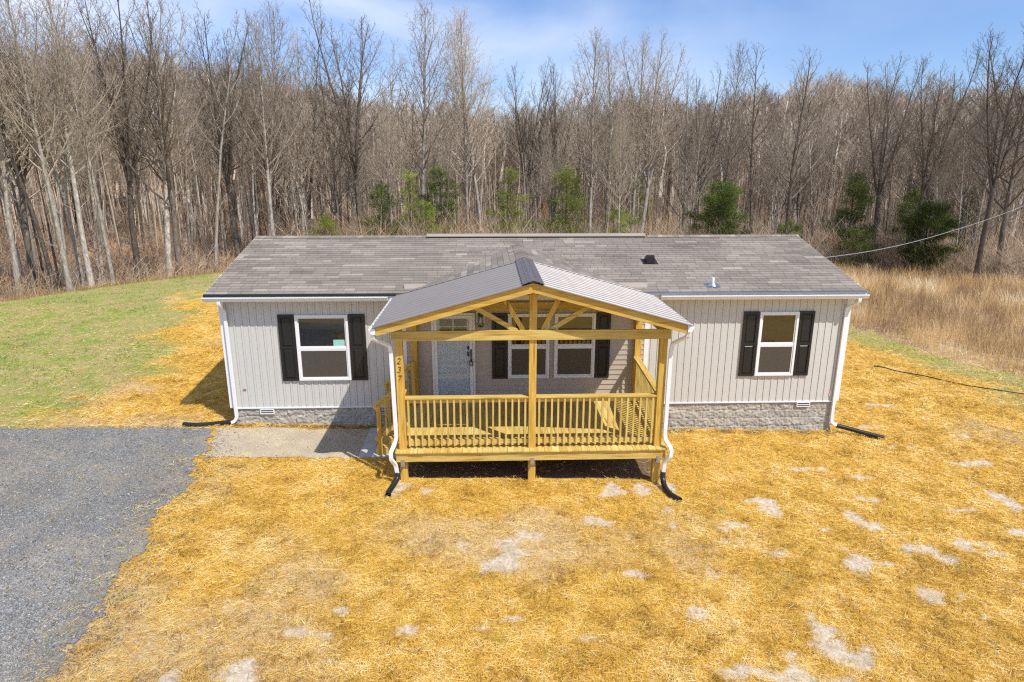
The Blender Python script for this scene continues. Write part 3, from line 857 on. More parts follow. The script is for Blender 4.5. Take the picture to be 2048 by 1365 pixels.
# ------------------------------------------------------------------ things on the ground
def flex_pipe(path, label, n=70, r=.052):
    P = rounded(path, 8, .4)
    # resample
    Q = [P[0]]; 
    seg = [(P[i + 1] - P[i]).length for i in range(len(P) - 1)]; L = sum(seg)
    pts = []
    for k in range(n + 1):
        s = L * k / n; i = 0
        while i < len(seg) - 1 and s > seg[i]: s -= seg[i]; i += 1
        pts.append(P[i].lerp(P[i + 1], min(1, s / max(seg[i], 1e-6))))
    sc = [1 + (.035 if k % 2 else -.035) for k in range(n + 1)]
    b = MB(); base = Vector(path[0])
    b.sweep(pts, circle(r, 14), side=(.3, .2, 1), scale=sc, cap=False)
    inn = [(u * .86, v * .86) for (u, v) in circle(r, 14)]
    b.sweep(pts, inn[::-1], side=(.3, .2, 1), cap=False)
    o = b.build('drain_pipe', M['black_pipe'], None, smooth=True, loc=base)
    return tag(o, label, 'drain pipe', 'black flexible drain pipes on the downspouts')
flex_pipe([(-5.97, YW - .07, .125), (-6.12, YW - .09, .115), (-6.5, YW - .13, .09), (-6.75, YW - .18, .10), (-7.03, YW - .15, .115)], 'black drain pipe lying left from the house corner beside the gravel drive')
flex_pipe([(8.37, YW - .09, -.16), (8.6, YW - .18, -.20), (8.95, YW - .35, -.26), (9.30, YW - .53, -.31)], 'straight black drain pipe running right from the house corner over the straw')
flex_pipe([(-1.76, 11.47, .17), (-1.77, 11.42, .06), (-1.84, 11.22, .00), (-1.88, 11.05, -.01), (-1.87, 10.92, -.01)], 'short black drain pipe below the porch post that bears the house number')
flex_pipe([(3.395, 11.49, .09), (3.385, 11.44, -.05), (3.385, 11.28, -.13), (3.43, 11.05, -.16), (3.56, 10.83, -.16)], 'curved black drain pipe below the right front porch post')
b = MB(); g = gz(-2.45)
b.box(-2.73, -1.86, 12.60, 14.12, g - .15, g + .055)
o = b.build('concrete_pad', M['concrete'], None, bevel=.01, loc=(-2.3, 13.3, g)); tag(o, 'pale grey concrete pad at the foot of the porch steps', 'concrete pad')
# black cable lying over the straw on the right
pts = []
cab = [(12.50, 19.70), (12.72, 19.52), (12.93, 19.25), (13.2, 18.95), (13.53, 18.67), (13.97, 18.17), (14.35, 17.74), (14.9, 17.40), (15.46, 17.16), (16.4, 16.7), (17.6, 16.0)]
for i, (x, y) in enumerate(cab): pts.append((x, y, gz(x) + .065 + .015 * math.sin(i * 2.1)))
b = MB(); b.sweep(rounded(pts, 4, .3), circle(.016, 8), side=(.3, .2, 1)); o = b.build('cable', M['black_pipe'], None, smooth=True, loc=pts[0])
tag(o, 'thin black cable lying across the straw and grass right of the house', 'cable')
# overhead service cable behind the house
A = Vector((8.42, 17.28, 3.42))
path = rounded([A, (9.57, 17.95, 3.39), (11.41, 19.02, 3.41), (13.75, 20.38, 3.56), (17.45, 22.52, 4.02), (19.84, 23.91, 4.41), (24, 26.3, 5.25), (32, 30.9, 7.4)], 4, 1.5)
b = MB(); b.sweep(path, circle(.010, 6), side=(.3, .2, 1)); o = b.build('service_cable', M['cable_grey'], None, smooth=True, loc=A)
tag(o, 'light grey overhead cable running from behind the house to the right', 'overhead cable')
# ------------------------------------------------------------------ terrain
EDGE_X = np.array([-60, -20.6, -19.6, -17.7, -14.5, -8, 6, 18, 23.4, 27.1, 28.5, 30.3, 70])
EDGE_Y = np.array([14, 27.9, 29.5, 32.0, 35.5, 38, 40, 41, 41, 38.8, 37.2, 35.4, 20])
def edge_y(x): return np.interp(x, EDGE_X, EDGE_Y)
HX = np.array([-200, -75, -52, -37, -26, -17, -9, 2, 13, 26, 37, 47, 59, 84, 200])
HZ = np.array([9.5, 9.5, 10.0, 8.0, 6.0, 2.8, 2.2, 1.7, 2.9, 5.0, 6.0, 7.6, 7.4, 6.6, 7])
def terrain(x, y):
    x = np.asarray(x, float); y = np.asarray(y, float)
    z = gz0(x) * 1.0
    s = y - edge_y(x)
    z = z - 1.3 * sstep(0.2, 7, s) * (1 - sstep(9, 24, s))
    z = z + np.interp(x, HX, HZ) * sstep(46, 108, y) * (1 - .6 * sstep(118, 300, y))
    # broad shape and small bumps
    z = z + (fbm(x * .35, y * .35, 31, 3) - .5) * .10 * sstep(3.5, 9, np.hypot(np.maximum(np.abs(x - 1.2) - 7, 0), np.maximum(np.abs(y - 16) - 5, 0)) * 2 + 1)
    z = z + (fbm(x * 3.1, y * 3.1, 41, 3) - .5) * .05
    return z

def seg_poly(poly, x, y):
    """point in polygon, vectorised"""
    ins = np.zeros(np.shape(x), bool); n = len(poly)
    for i in range(n):
        x1, y1 = poly[i]; x2, y2 = poly[(i + 1) % n]
        c = ((y1 > y) != (y2 > y)) & (x < (x2 - x1) * (y - y1) / (y2 - y1 + 1e-12) + x1)
        ins ^= c
    return ins
DRIVE_X = np.array([14.6, 14.2, 13.2, 12.56, 11.78, 10.8, 10.11, 9.21, 8.33, 7.58, 6.94, 6.5, 5, 0, -60])[::-1]
DRIVE_V = np.array([-6.45, -6.35, -6.0, -5.86, -5.78, -5.60, -5.52, -5.41, -5.36, -5.28, -5.25, -5.21, -5.2, -5.1, -5])[::-1]
def drive_mask(x, y):
    n = (fbm(x * 1.6, y * 1.6, 51, 3) - .5) * .8 + (fbm(x * 7, y * 7, 52, 2) - .5) * .35
    e = np.interp(y, DRIVE_X, DRIVE_V) + n * .55
    top = np.interp(x, [-60, -10.9, -8.8, -6.4], [13.6, 13.93, 14.0, 14.1]) + n * .16
    return np.minimum(np.clip((e - x) / .5 + .5, 0, 1), np.clip((top - y) / .3 + .5, 0, 1))
def path_mask(x, y):
    n = (fbm(x * 2.2, y * 2.2, 55, 3) - .5)
    a = np.clip((x + 6.6 + n * .5) / .3 + .5, 0, 1); b = np.clip((-2.62 - x) / .05 + .5, 0, 1)
    c = np.clip((y - 12.58 - n * .22) / .12 + .5, 0, 1); d = np.clip((14.12 + n * .2 - y) / .2 + .5, 0, 1)
    return a * b * c * d

BARE = [(.35, 9.45, .32, .26), (.05, 8.85, .30, .22), (-.15, 8.66, .14, .08), (.62, 9.62, .25, .08), (-.47, 9.38, .10, .13), (4.5, 7.55, .17, .4), (4.05, 7.05, .28, .22), (4.4, 6.95, .42, .26), (4.75, 6.85, .25, .2), (4.2, 6.4, .6, .22),
        (4.66, 9.21, .26, .13), (6.05, 9.0, .42, .22), (5.66, 8.73, .25, .25), (6.3, 8.9, .25, .12), (7.25, 9.29, .33, .16), (8.05, 9.45, .34, .14), (8.4, 9.2, .2, .1), (7.5, 9.05, .2, .12), (5.16, 10.58, .25, .28), (5.0, 10.9, .3, .1), (6.58, 10.41, .15, .35), (6.7, 10.0, .2, .12),
        (9.95, 11.21, .16, .5), (4.07, 9.88, .2, .08), (4.4, 10.05, .22, .1), (3.3, 10.3, .35, .2), (3.9, 9.5, .2, .08), (2.87, 7.73, .2, .13), (6.61, 8.12, .24, .2), (-2.08, 7.78, .13, .1), (-2.29, 7.29, .3, .09), (-1.06, 7.33, .16, .1), (2.6, 11.2, .62, .3), (1.75, 10.1, .3, .14),
        (.16, 6.34, .35, .15), (6.41, 12.24, .5, .12), (3.44, 8.79, .25, .2), (-3.18, 6.55, .45, .2), (-.2, 7.4, .2, .06), (.35, 7.6, .16, .08), (1.3, 7.2, .14, .05), (7.9, 11.9, .4, .09), (7.3, 11.0, .35, .08), (8.9, 10.6, .35, .08), (10.4, 12.6, .5, .1), (9.4, 14.6, .35, .15), (10.6, 16.2, .3, .12), (11.2, 14.1, .4, .1), (12.2, 16.8, .5, .1), (9.3, 13.5, .3, .12),
        (-1.6, 11.35, .4, .3), (3.35, 11.4, .35, .3), (5.8, 9.9, .15, .06), (8.8, 8.6, .25, .1), (9.3, 9.8, .3, .1), (7.0, 7.6, .2, .08), (3.2, 6.6, .3, .1), (2.2, 8.6, .16, .07)]
CLAY = [(15.50, 17.32, .46, .40)]
PATCH = [(-12.6, 28.2, 1.2, 1.3), (-13.3, 29.3, .8, .7), (-10.7, 16.05, .6, .16), (-12.2, 26.6, .8, .5)]
def blobs(L, x, y, k=.45):
    m = np.zeros(np.shape(x)); w = (fbm(x * 3.4, y * 3.4, 61, 4) - .5) * 4.4
    for (cx, cy, rx, ry) in L:
        near = (np.abs(x - cx) < rx * 2.5 + .4) & (np.abs(y - cy) < ry * 2.5 + .4)
        if not near.any(): continue
        d = np.hypot((x - cx) / rx, (y - cy) / ry)
        m = np.maximum(m, np.where(near, np.clip((1.05 + w * .75 - d) / k, 0, 1), 0))
    return m
def green_amt(x, y):
    # lawn to the left of a slanting line, and a strip on the right
    line = np.interp(y, [-50, 13.9, 16, 18.5, 23, 28.5, 33.5, 60], [-11.4, -10.7, -10.2, -10.2, -11.2, -12.0, -12.9, -13])
    n = (fbm(x * .55, y * .55, 71, 4) - .5) * 4.2
    L = sstep(-2.2, 1.6, line - x + n)
    b0 = np.interp(y, [0, 15, 16.5, 18, 20, 22.6, 25, 60], [13.9, 13.9, 13.8, 13.8, 13.5, 13.0, 12.6, 12])
    R = sstep(-.3, 1.4, x - b0 + n * .5) * (.42 + .5 * fbm(x * 1.1, y * 1.1, 77, 3))
    back = sstep(21.5, 24, y + n * .3) * sstep(-9, 5, x)
    tufts = sstep(.74, .80, fbm(x * 2.6, y * 2.6, 75, 3)) * .5
    return np.clip(np.maximum(np.maximum(L, R), np.maximum(back * .8, tufts)), 0, 1) * (1 - blobs(PATCH, x, y))
RF = [(11.5, 27.5), (14.75, 25.3), (15.4, 24.1), (15.6, 21.8), (16.1, 20.0), (16.9, 18.9), (18.5, 17.6), (24, 14), (60, 5), (70, 20), (30.5, 35.6), (28.5, 37.4), (27.1, 39), (23.4, 41), (12, 41), (9, 33)]

def axis(parts):
    out = []
    for a, b, d in parts: out += list(np.arange(a, b, d))
    out.append(parts[-1][1]); return np.array(out)
gx = axis([(-600, -200, 50), (-200, -80, 12), (-80, -20, 2.0), (-20, -12, .5), (-12, 17, .10), (17, 34, .6), (34, 90, 2.2), (90, 200, 11), (200, 600, 50)])
gy = axis([(-300, -60, 30), (-60, 0, 5), (0, 5.5, .6), (5.5, 22, .10), (22, 42, .35), (42, 130, 1.6), (130, 300, 12), (300, 900, 60)])
GX, GY = np.meshgrid(gx, gy)
GZ = terrain(GX, GY)
lo = (GX > XL + .2) & (GX < XR - .2) & (GY > YW + .3) & (GY < YB - .3)
GZ = GZ - .15 * lo
# drop the ground a touch under drive and path sheets
dm = drive_mask(GX, GY); pm = path_mask(GX, GY)
V = np.stack([GX, GY, GZ], -1).reshape(-1, 3)
ii = np.arange(GX.size).reshape(GX.shape)
F = np.stack([ii[:-1, :-1], ii[:-1, 1:], ii[1:, 1:], ii[1:, :-1]], -1).reshape(-1, 4)
bare = blobs(BARE, GX, GY); clay = blobs(CLAY, GX, GY); grn = green_amt(GX, GY)
brown = sstep(.50, .80, fbm(GX * .42, GY * .42, 81, 4) + .22 * sstep(8.6, 6.2, GY) * sstep(1, -3, GX) + .17 * sstep(1, -4, GX) * sstep(12, 8.5, GY) - .12 * sstep(2, 6, GX))
litter = sstep(-.3, .8, GY - edge_y(GX))
field = seg_poly(RF, GX, GY).astype(float)
dark_ground = ((GX > DX0 - .1) & (GX < DX1 + .1) & (GY > 11.75) & (GY < YW + .2)).astype(float)  # mask for darker brown ground under the deck and along the wall foot
dark_ground = np.maximum(dark_ground, np.clip(1 - np.abs(GY - (YW - .12)) / .28, 0, 1) * ((GX > XL) & (GX < XR)) * fbm(GX * 3, GY * 3, 5, 2) * 1.3)
gnd = npmesh('ground', V, F, None, smooth=True)
def vattr(o, name, cols):
    a = o.data.color_attributes.new(name, 'FLOAT_COLOR', 'POINT')
    arr = np.stack([c.ravel() for c in cols] + [np.ones(cols[0].size)] * (4 - len(cols)), -1).astype(np.float32)
    a.data.foreach_set('color', arr.ravel())
vattr(gnd, 'cover', [bare, grn, brown]); vattr(gnd, 'cover2', [litter, clay, np.maximum(field * .999, 0)]); vattr(gnd, 'cover3', [dark_ground, dm, pm])
tag(gnd, kind='structure')

def m_ground():
    t = NT('ground'); w = t.world(); wf = t.world()
    c1 = t.attr('cover'); c2 = t.attr('cover2'); c3 = t.attr('cover3')
    s1 = t.n('ShaderNodeSeparateColor'); t.l(c1.outputs['Color'], s1.inputs[0])
    s2 = t.n('ShaderNodeSeparateColor'); t.l(c2.outputs['Color'], s2.inputs[0])
    s3 = t.n('ShaderNodeSeparateColor'); t.l(c3.outputs['Color'], s3.inputs[0])
    fine = t.noise(w, 42, 6, .75, .8); med = t.noise(w, 7, 6, .7, .5); big = t.noise(w, .9, 5, .6)
    strands = t.noise(t.world((30, 90, 30)), 1, 5, .7, 1.5)
    strands2 = t.noise(t.world((85, 26, 30)), 1, 5, .7, 1.5)
    ss = t.math('ADD', t.math('MULTIPLY', strands, .5), t.math('MULTIPLY', strands2, .5))
    straw = t.ramp(ss, [(.36, (.18, .09, .018)), (.45, (.48, .275, .045)), (.54, (.76, .47, .078)), (.66, (.88, .62, .17))])
    straw = t.mix(1.0, straw, t.ramp(med, [(.30, (.66, .60, .50)), (.47, (.95, .94, .90)), (.70, (1.12, 1.14, 1.22))]), 'MULTIPLY')
    def edge(f, k, a=.5, b=.12):
        v = t.math('ADD', f, t.math('MULTIPLY', t.math('SUBTRACT', t.math('ADD', t.math('MULTIPLY', fine, .5), t.math('MULTIPLY', med, .5)), .5), k))
        m = t.n('ShaderNodeMapRange', interpolation_type='SMOOTHSTEP'); m.inputs['From Min'].default_value = a - b; m.inputs['From Max'].default_value = a + b
        t.l(v, m.inputs['Value']); return m.outputs[0]
    tan = t.ramp(med, [(.3, (.38, .27, .16)), (.5, (.54, .40, .24)), (.7, (.68, .54, .36))])
    col = t.mix(t.math('MULTIPLY', edge(s1.outputs[2], 1.8, .5, .5), .75), straw, tan)
    sand = t.ramp(t.noise(w, 11, 7, .75), [(.3, (.42, .32, .21)), (.5, (.62, .50, .36)), (.68, (.82, .74, .62))])
    col = t.mix(edge(s1.outputs[0], 2.6, .5, .42), col, sand)
    g1 = t.ramp(fine, [(.3, (.14, .19, .03)), (.5, (.27, .32, .07)), (.7, (.44, .44, .14))])
    gtan = t.ramp(fine, [(.3, (.26, .21, .085)), (.55, (.44, .37, .15)), (.75, (.58, .49, .23))])
    mot = t.noise(w, 1.5, 6, .68)
    g1 = t.mix(t.ramp(mot, [(.46, 1), (.60, 0)]), g1, gtan)
    col = t.mix(edge(s1.outputs[1], 1.3, .5, .3), col, g1)
    cl = t.ramp(med, [(.3, (.55, .21, .05)), (.7, (.74, .36, .12))])
    col = t.mix(edge(s2.outputs[1], .8, .5, .25), col, cl)
    dark_brown = t.ramp(fine, [(.3, (.10, .065, .038)), (.7, (.24, .165, .10))])
    col = t.mix(edge(s3.outputs[0], .9, .5, .2), col, dark_brown)
    dry = t.ramp(fine, [(.3, (.30, .20, .12)), (.7, (.60, .44, .27))])
    col = t.mix(edge(s2.outputs[2], .5, .5, .3), col, dry)
    lt = t.ramp(t.noise(w, 3.2, 8, .75), [(.3, (.14, .08, .045)), (.48, (.36, .20, .10)), (.6, (.54, .29, .13)), (.75, (.62, .42, .24))])
    lt = t.mix(t.ramp(t.noise(w, .16, 4), [(.38, .05), (.60, .85)]), lt, t.ramp(fine, [(.3, (.17, .13, .10)), (.7, (.38, .31, .25))]))
    col = t.mix(s2.outputs[0], col, lt)
    h = t.math('ADD', t.math('MULTIPLY', ss, .7), t.math('MULTIPLY', med, .8))
    t.bump(h, .9, .035)
    return t.fin(col, .85, 0, .2)
gnd.data.materials.append(m_ground())

# gravel drive and fine-stone path: their own sheets a few mm above the ground
def sheet(name, mask, x0, x1, y0, y1, d, lift, mat, thr=.5):
    xs = np.arange(x0, x1 + d / 2, d); ys = np.arange(y0, y1 + d / 2, d)
    X, Y = np.meshgrid(xs, ys); Z = terrain(X, Y) + lift
    m = mask(X, Y)
    m = m + (fbm(X * 14, Y * 14, 91, 2) - .5) * .5
    keep = (m[:-1, :-1] > thr) & (m[1:, 1:] > thr) & (m[1:, :-1] > thr) & (m[:-1, 1:] > thr)
    i = np.arange(X.size).reshape(X.shape)
    F = np.stack([i[:-1, :-1][keep], i[:-1, 1:][keep], i[1:, 1:][keep], i[1:, :-1][keep]], -1)
    used = np.unique(F); re = np.zeros(X.size, int); re[used] = np.arange(len(used))
    V = np.stack([X, Y, Z], -1).reshape(-1, 3)[used]
    o = npmesh(name, V, re[F], mat, smooth=True); tag(o, kind='structure'); return o
def m_gravel():
    t = NT('gravel_base'); w = t.world()
    vo = t.n('ShaderNodeTexVoronoi'); vo.inputs['Scale'].default_value = 52; t.l(w, vo.inputs['Vector'])
    sp = t.n('ShaderNodeSeparateColor'); t.l(vo.outputs['Color'], sp.inputs[0])
    big = t.noise(w, .55, 5, .65); med = t.noise(w, 2.4, 5, .7)
    col = t.ramp(sp.outputs[0], [(0, (.12, .12, .12)), (.5, (.212, .209, .198)), (.85, (.28, .276, .264)), (1, (.42, .415, .40))])
    warm = t.ramp(sp.outputs[1], [(0, (.26, .215, .155)), (1, (.44, .37, .27))])
    col = t.mix(t.math('MULTIPLY', t.ramp(t.math('ADD', t.math('MULTIPLY', big, .6), t.math('MULTIPLY', med, .4)), [(.44, 0), (.60, 1)]), .75), col, warm)
    # wheel bands worn paler
    wv = t.noise(t.world((.5, .13, .1)), 1.6, 2)
    col = t.mix(1.0, col, t.ramp(wv, [(.35, .82), (.65, 1.16)]), 'MULTIPLY')
    t.bump(vo.outputs['Distance'], .8, .02)
    m = t.fin(col, .85, 0, .3)
    t = NT('pea_base'); w = t.world()
    n = t.noise(w, 120, 3, .8); b = t.noise(w, 1.8, 4)
    col = t.ramp(n, [(.3, (.36, .29, .195)), (.5, (.50, .42, .30)), (.7, (.66, .57, .43))])
    col = t.mix(1.0, col, t.ramp(b, [(.35, .86), (.65, 1.06)]), 'MULTIPLY')
    t.bump(n, .8, .01)
    return m, t.fin(col, .88, 0, .25)
MG, MPEA = m_gravel()
drive = sheet('driveway', drive_mask, -13, -4.6, 4.4, 14.6, .05, .016, MG)
drv2 = sheet('driveway', drive_mask, -45, -13, -30, 14.6, .5, .016, MG)
def pmask(x, y): return path_mask(x, y) * (1 - (drive_mask(x, y) > .42))
path = sheet('footpath', pmask, -7.2, -2.6, 12.2, 14.4, .03, .010, MPEA)

# ------------------------------------------------------------------ scattered stuff
def strands(name, X, Y, Z0, az, pitch, length, width, tint, mat, bend=None, segs=1, taper=.3):
    """flat ribbons: base point, azimuth, pitch above level, optional droop"""
    n = len(X); ca, sa = np.cos(az), np.sin(az)
    dx, dy, dz = ca * np.cos(pitch), sa * np.cos(pitch), np.sin(pitch)
    wx, wy = -sa, ca
    roll = RNG.uniform(-.9, .9, n); wz = np.sin(roll); k = np.cos(roll); wx = wx * k; wy = wy * k
    V = np.zeros((n, (segs + 1) * 2, 3), np.float32)
    for s in range(segs + 1):
        f = s / segs; L = length * f
        cx = X + dx * L; cy = Y + dy * L; cz = Z0 + dz * L
        if bend is not None:
            cx = cx + ca * bend * f * f * length; cy = cy + sa * bend * f * f * length; cz = cz - np.abs(bend) * .55 * f * f * length
        h = width * .5 * (1 - (1 - taper) * f)
        V[:, s * 2, 0] = cx - wx * h; V[:, s * 2, 1] = cy - wy * h; V[:, s * 2, 2] = cz - wz * h
        V[:, s * 2 + 1, 0] = cx + wx * h; V[:, s * 2 + 1, 1] = cy + wy * h; V[:, s * 2 + 1, 2] = cz + wz * h
    base = (np.arange(n) * (segs + 1) * 2)[:, None]
    fs = []
    for s in range(segs): fs.append(np.concatenate([base + s * 2, base + s * 2 + 1, base + s * 2 + 3, base + s * 2 + 2], 1))
    F = np.stack(fs, 1).reshape(-1, 4)
    o = npmesh(name, V.reshape(-1, 3), F, mat, tint=np.repeat(tint, segs)); tag(o, kind='stuff'); return o

def in_house(x, y): return (x > XL) & (x < XR) & (y > YW - .02) & (y < YB + .1)
def in_deck(x, y): return (x > DX0 - .02) & (x < DX1 + .02) & (y > 11.66) & (y < YW)
def in_view(x, y, m=1.5): return (np.abs(x - y * .038) < y * .82 + m + 5.5)

def scatter_straw():
    N = 1150000
    u = RNG.random(N); y = 5.4 + 22 * u ** 1.75; x = RNG.uniform(-1, 1, N) * (y * .82 + 5.6) + .04 * y
    b = blobs(BARE, x, y); g = green_amt(x, y); d = drive_mask(x, y); p = path_mask(x, y)
    cl = fbm(x * 1.7, y * 1.7, 101, 4); c2 = fbm(x * 6, y * 6, 103, 3)
    br = sstep(.50, .80, fbm(x * .42, y * .42, 81, 4) + .22 * sstep(8.6, 6.2, y) * sstep(1, -3, x) + .17 * sstep(1, -4, x) * sstep(12, 8.5, y) - .12 * sstep(2, 6, x))
    pr = (1 - .90 * b) * (1 - .85 * g) * (.35 + 1.0 * cl) * (.5 + c2) * (1 - .45 * br)
    pr = pr * np.where(d > .5, .012 + .22 * np.clip(1.02 - drive_mask(x + .5, y), 0, 1) + .04 * sstep(.60, .72, fbm(x * .8, y * .8, 107, 4)), 1) * np.where(p > .5, .01, 1) * (1 - .95 * blobs(CLAY, x, y))
    pr = pr * np.where(in_house(x, y), 0, 1) * np.where(in_deck(x, y), .12, 1)
    pr = np.where((x > -2.75) & (x < -1.8) & (y > 12.58) & (y < 14.15), 0, pr)
    k = RNG.random(N) < pr; x, y, br, cl, c2 = x[k], y[k], br[k], cl[k], c2[k]; n = len(x)
    dist = np.hypot(x, y)
    L = RNG.uniform(.04, .135, n); W = RNG.uniform(.0025, .0055, n) * np.clip(dist / 11, .8, 2)
    pit = RNG.normal(0, .14, n) + np.maximum(c2 - .55, 0) * RNG.normal(.4, .8, n)
    z = terrain(x, y) + .006 + RNG.random(n) * .022 + np.maximum(c2 - .5, 0) * .22 * RNG.random(n)
    z = z + np.maximum(-np.sin(pit) * L, 0)
    az = RNG.uniform(0, 2 * PI, n) + 0
    tint = np.clip(RNG.normal(.50, .27, n) + .5 * (cl - .5) + 1.1 * (fbm(x * 3.3, y * 3.3, 105, 3) - .5) - .10 * br + (RNG.random(n) < .07) * .45, 0, 1)
    strands('straw', x, y, z, az, pit, L, W, tint, M['straw'], taper=.8)
scatter_straw()

def scatter_tufts():
    # matted clumps of darker straw standing a few centimetres proud
    n0 = 420; cx = RNG.uniform(-1, 1, n0); cy = 5.8 + 15 * RNG.random(n0) ** 1.2; cx = cx * (cy * .8 + 2)
    ok = (blobs(BARE, cx, cy) < .3) & (green_amt(cx, cy) < .4) & (drive_mask(cx, cy) < .2) & (path_mask(cx, cy) < .2) & ~in_house(cx, cy) & ~in_deck(cx, cy)
    ok &= ~((cx > -2.9) & (cx < -1.6) & (cy > 12.4) & (cy < 14.3)); cx, cy = cx[ok], cy[ok]
    m = 46; X = np.repeat(cx, m); Y = np.repeat(cy, m); s_ = np.repeat(RNG.uniform(.03, .14, len(cx)), m); n = len(X)
    X = X + RNG.normal(0, 1, n) * s_; Y = Y + RNG.normal(0, 1, n) * s_ * .8
    strands('straw_tufts', X, Y, terrain(X, Y) + .02, RNG.uniform(0, 6.28, n), RNG.uniform(.1, 1.0, n), RNG.uniform(.05, .13, n), RNG.uniform(.003, .006, n), np.clip(RNG.normal(.22, .2, n), 0, 1), M['straw'], bend=RNG.uniform(0, .6, n), segs=2, taper=.6)
scatter_tufts()

def scatter_grass():
    N = 300000
    y = 8 + 34 * RNG.random(N) ** 1.0; x = RNG.uniform(-1, 1, N) * (y * .84 + 6)
    k = in_view(x, y); x, y = x[k], y[k]
    g = green_amt(x, y); c = fbm(x * 1.5, y * 1.5, 111, 4); c2 = fbm(x * .5, y * .5, 112, 3)
    pr = g * (.35 + .9 * c) * (1 - drive_mask(x, y)) * (1 - path_mask(x, y)) * (y < edge_y(x) + .6) * (~in_house(x, y)) * (~in_deck(x, y)) * (1 - .9 * blobs(CLAY, x, y))
    pr = pr * np.where(seg_poly(RF, x, y), .15, 1) * ~((x > -2.75) & (x < -1.8) & (y > 12.58) & (y < 14.15))
    k = RNG.random(len(x)) < pr * 1.6; x, y, c, c2 = x[k], y[k], c[k], c2[k]; n = len(x)
    dist = np.hypot(x, y)
    tint = np.clip(RNG.normal(.44, .2, n) + 2.2 * (c - .5) + 1.6 * (c2 - .5), 0, 1)
    L = RNG.uniform(.03, .09, n) * (1 + .6 * (tint > .7)); W = RNG.uniform(.004, .008, n) * np.clip(dist / 14, 1, 2.4)
    strands('grass', x, y, terrain(x, y) - .004, RNG.uniform(0, 2 * PI, n), RNG.uniform(.5, 1.4, n), L, W, tint, M['grass'], bend=RNG.uniform(0, .5, n))
scatter_grass()

def scatter_dry():
    N = 260000
    x = RNG.uniform(9, 54, N); y = RNG.uniform(10, 42, N)
    k = seg_poly(RF, x, y) & in_view(x, y, 2); x, y = x[k], y[k]
    c = fbm(x * .9, y * .9, 121, 4); c2 = fbm(x * .35, y * .35, 122, 3); q = fbm(x * 2.4, y * 2.4, 123, 2)
    k = RNG.random(len(x)) < (.15 + 1.25 * sstep(.36, .62, q)) ; x, y, c, c2, q = x[k], y[k], c[k], c2[k], q[k]; n = len(x)
    tint = np.clip(.30 + 2.6 * (c - .5) + RNG.normal(0, .16, n) + 1.0 * (c2 - .48), 0, 1)
    fringe = sstep(0, 3.0, np.minimum(x - np.interp(y, [14, 18.9, 20, 21.8, 24.1, 25.3, 30, 42], [24, 16.9, 16.1, 15.6, 15.4, 14.7, 11, 10]), 10))
    L = RNG.uniform(.35, .85, n) * (.65 + .7 * c) * (.45 + .55 * fringe) * 1.15
    W = RNG.uniform(.007, .014, n) * np.clip(np.hypot(x, y) / 26, .8, 1.5)
    strands('tall_dry_grass', x, y, terrain(x, y) - .01, RNG.uniform(0, 2 * PI, n), RNG.normal(1.38, .14, n), L, W, tint, M['dry_grass'], bend=RNG.uniform(0, .35, n), segs=2, taper=.35)
scatter_dry()

def stones(name, x, y, z, r, tint, mat):
    n = len(x)
    base = np.array([(1, 0, 0), (0, 1, 0), (-1, 0, 0), (0, -1, 0), (0, 0, 1), (0, 0, -1)], float)
    tri = np.array([(0, 1, 4), (1, 2, 4), (2, 3, 4), (3, 0, 4), (1, 0, 5), (2, 1, 5), (3, 2, 5), (0, 3, 5)])
    P = base[None] + RNG.uniform(-.35, .35, (n, 6, 3)); a = RNG.uniform(0, 2 * PI, n); c, s = np.cos(a)[:, None], np.sin(a)[:, None]
    X = P[..., 0] * c - P[..., 1] * s; Y = P[..., 0] * s + P[..., 1] * c; Z = P[..., 2] * .62
    V = np.stack([x[:, None] + X * r[:, None], y[:, None] + Y * r[:, None], z[:, None] + Z * r[:, None]], -1)
    F = (tri[None] + (np.arange(n) * 6)[:, None, None]).reshape(-1, 3)
    o = npmesh(name, V.reshape(-1, 3), F, mat, tint=np.repeat(tint, 8)); tag(o, kind='stuff'); return o
N = 130000
y = 5.2 + 9.4 * RNG.random(N) ** 1.3; x = RNG.uniform(-13, -4.3, N)
k = (RNG.random(N) < np.clip(drive_mask(x + .25, y) * 1.6 - .25, 0.25 * drive_mask(x - .45, y) + .008 * (x > -6.6), 1)) & (y < 14.3); x, y = x[k], y[k]; n = len(x)
r = RNG.gamma(4, .0019, n) + .003
stones('gravel', x, y, terrain(x, y) + .016 + r * .25, r, np.clip(RNG.normal(.5, .24, n), 0, 1), M['gravel'])
N = 26000
x = RNG.uniform(-6.9, -2.65, N); y = RNG.uniform(12.4, 14.3, N); k = RNG.random(N) < pmask(x, y) * 1.2 - .1; x, y = x[k], y[k]; n = len(x)
stones('pea_gravel', x, y, terrain(x, y) + .012, RNG.uniform(.004, .009, n), RNG.random(n), M['pea'])
# individual stones one can see in the straw
for (sx, sy, r, lab) in ((6.62, 6.90, .045, 'grey stone alone in the straw near the bottom right'), (-3.95, 6.95, .035, 'pale stone in the thin straw at the bottom left'), (1.55, 9.05, .03, 'small pale stone right of the whitish bare patch'), (9.05, 9.9, .035, 'small grey stone between bare patches at the right')):
    o = stones('stone', np.array([0.0]), np.array([0.0]), np.array([0.0]), np.array([r]), np.array([.8]), M['gravel'])
    del o['kind']; o.location = (sx, sy, float(terrain(sx, sy)) + r * .4 + .02); tag(o, lab, 'stone')
    s = o.modifiers.new('Subdivision', 'SUBSURF'); s.levels = 1; s.render_levels = 1
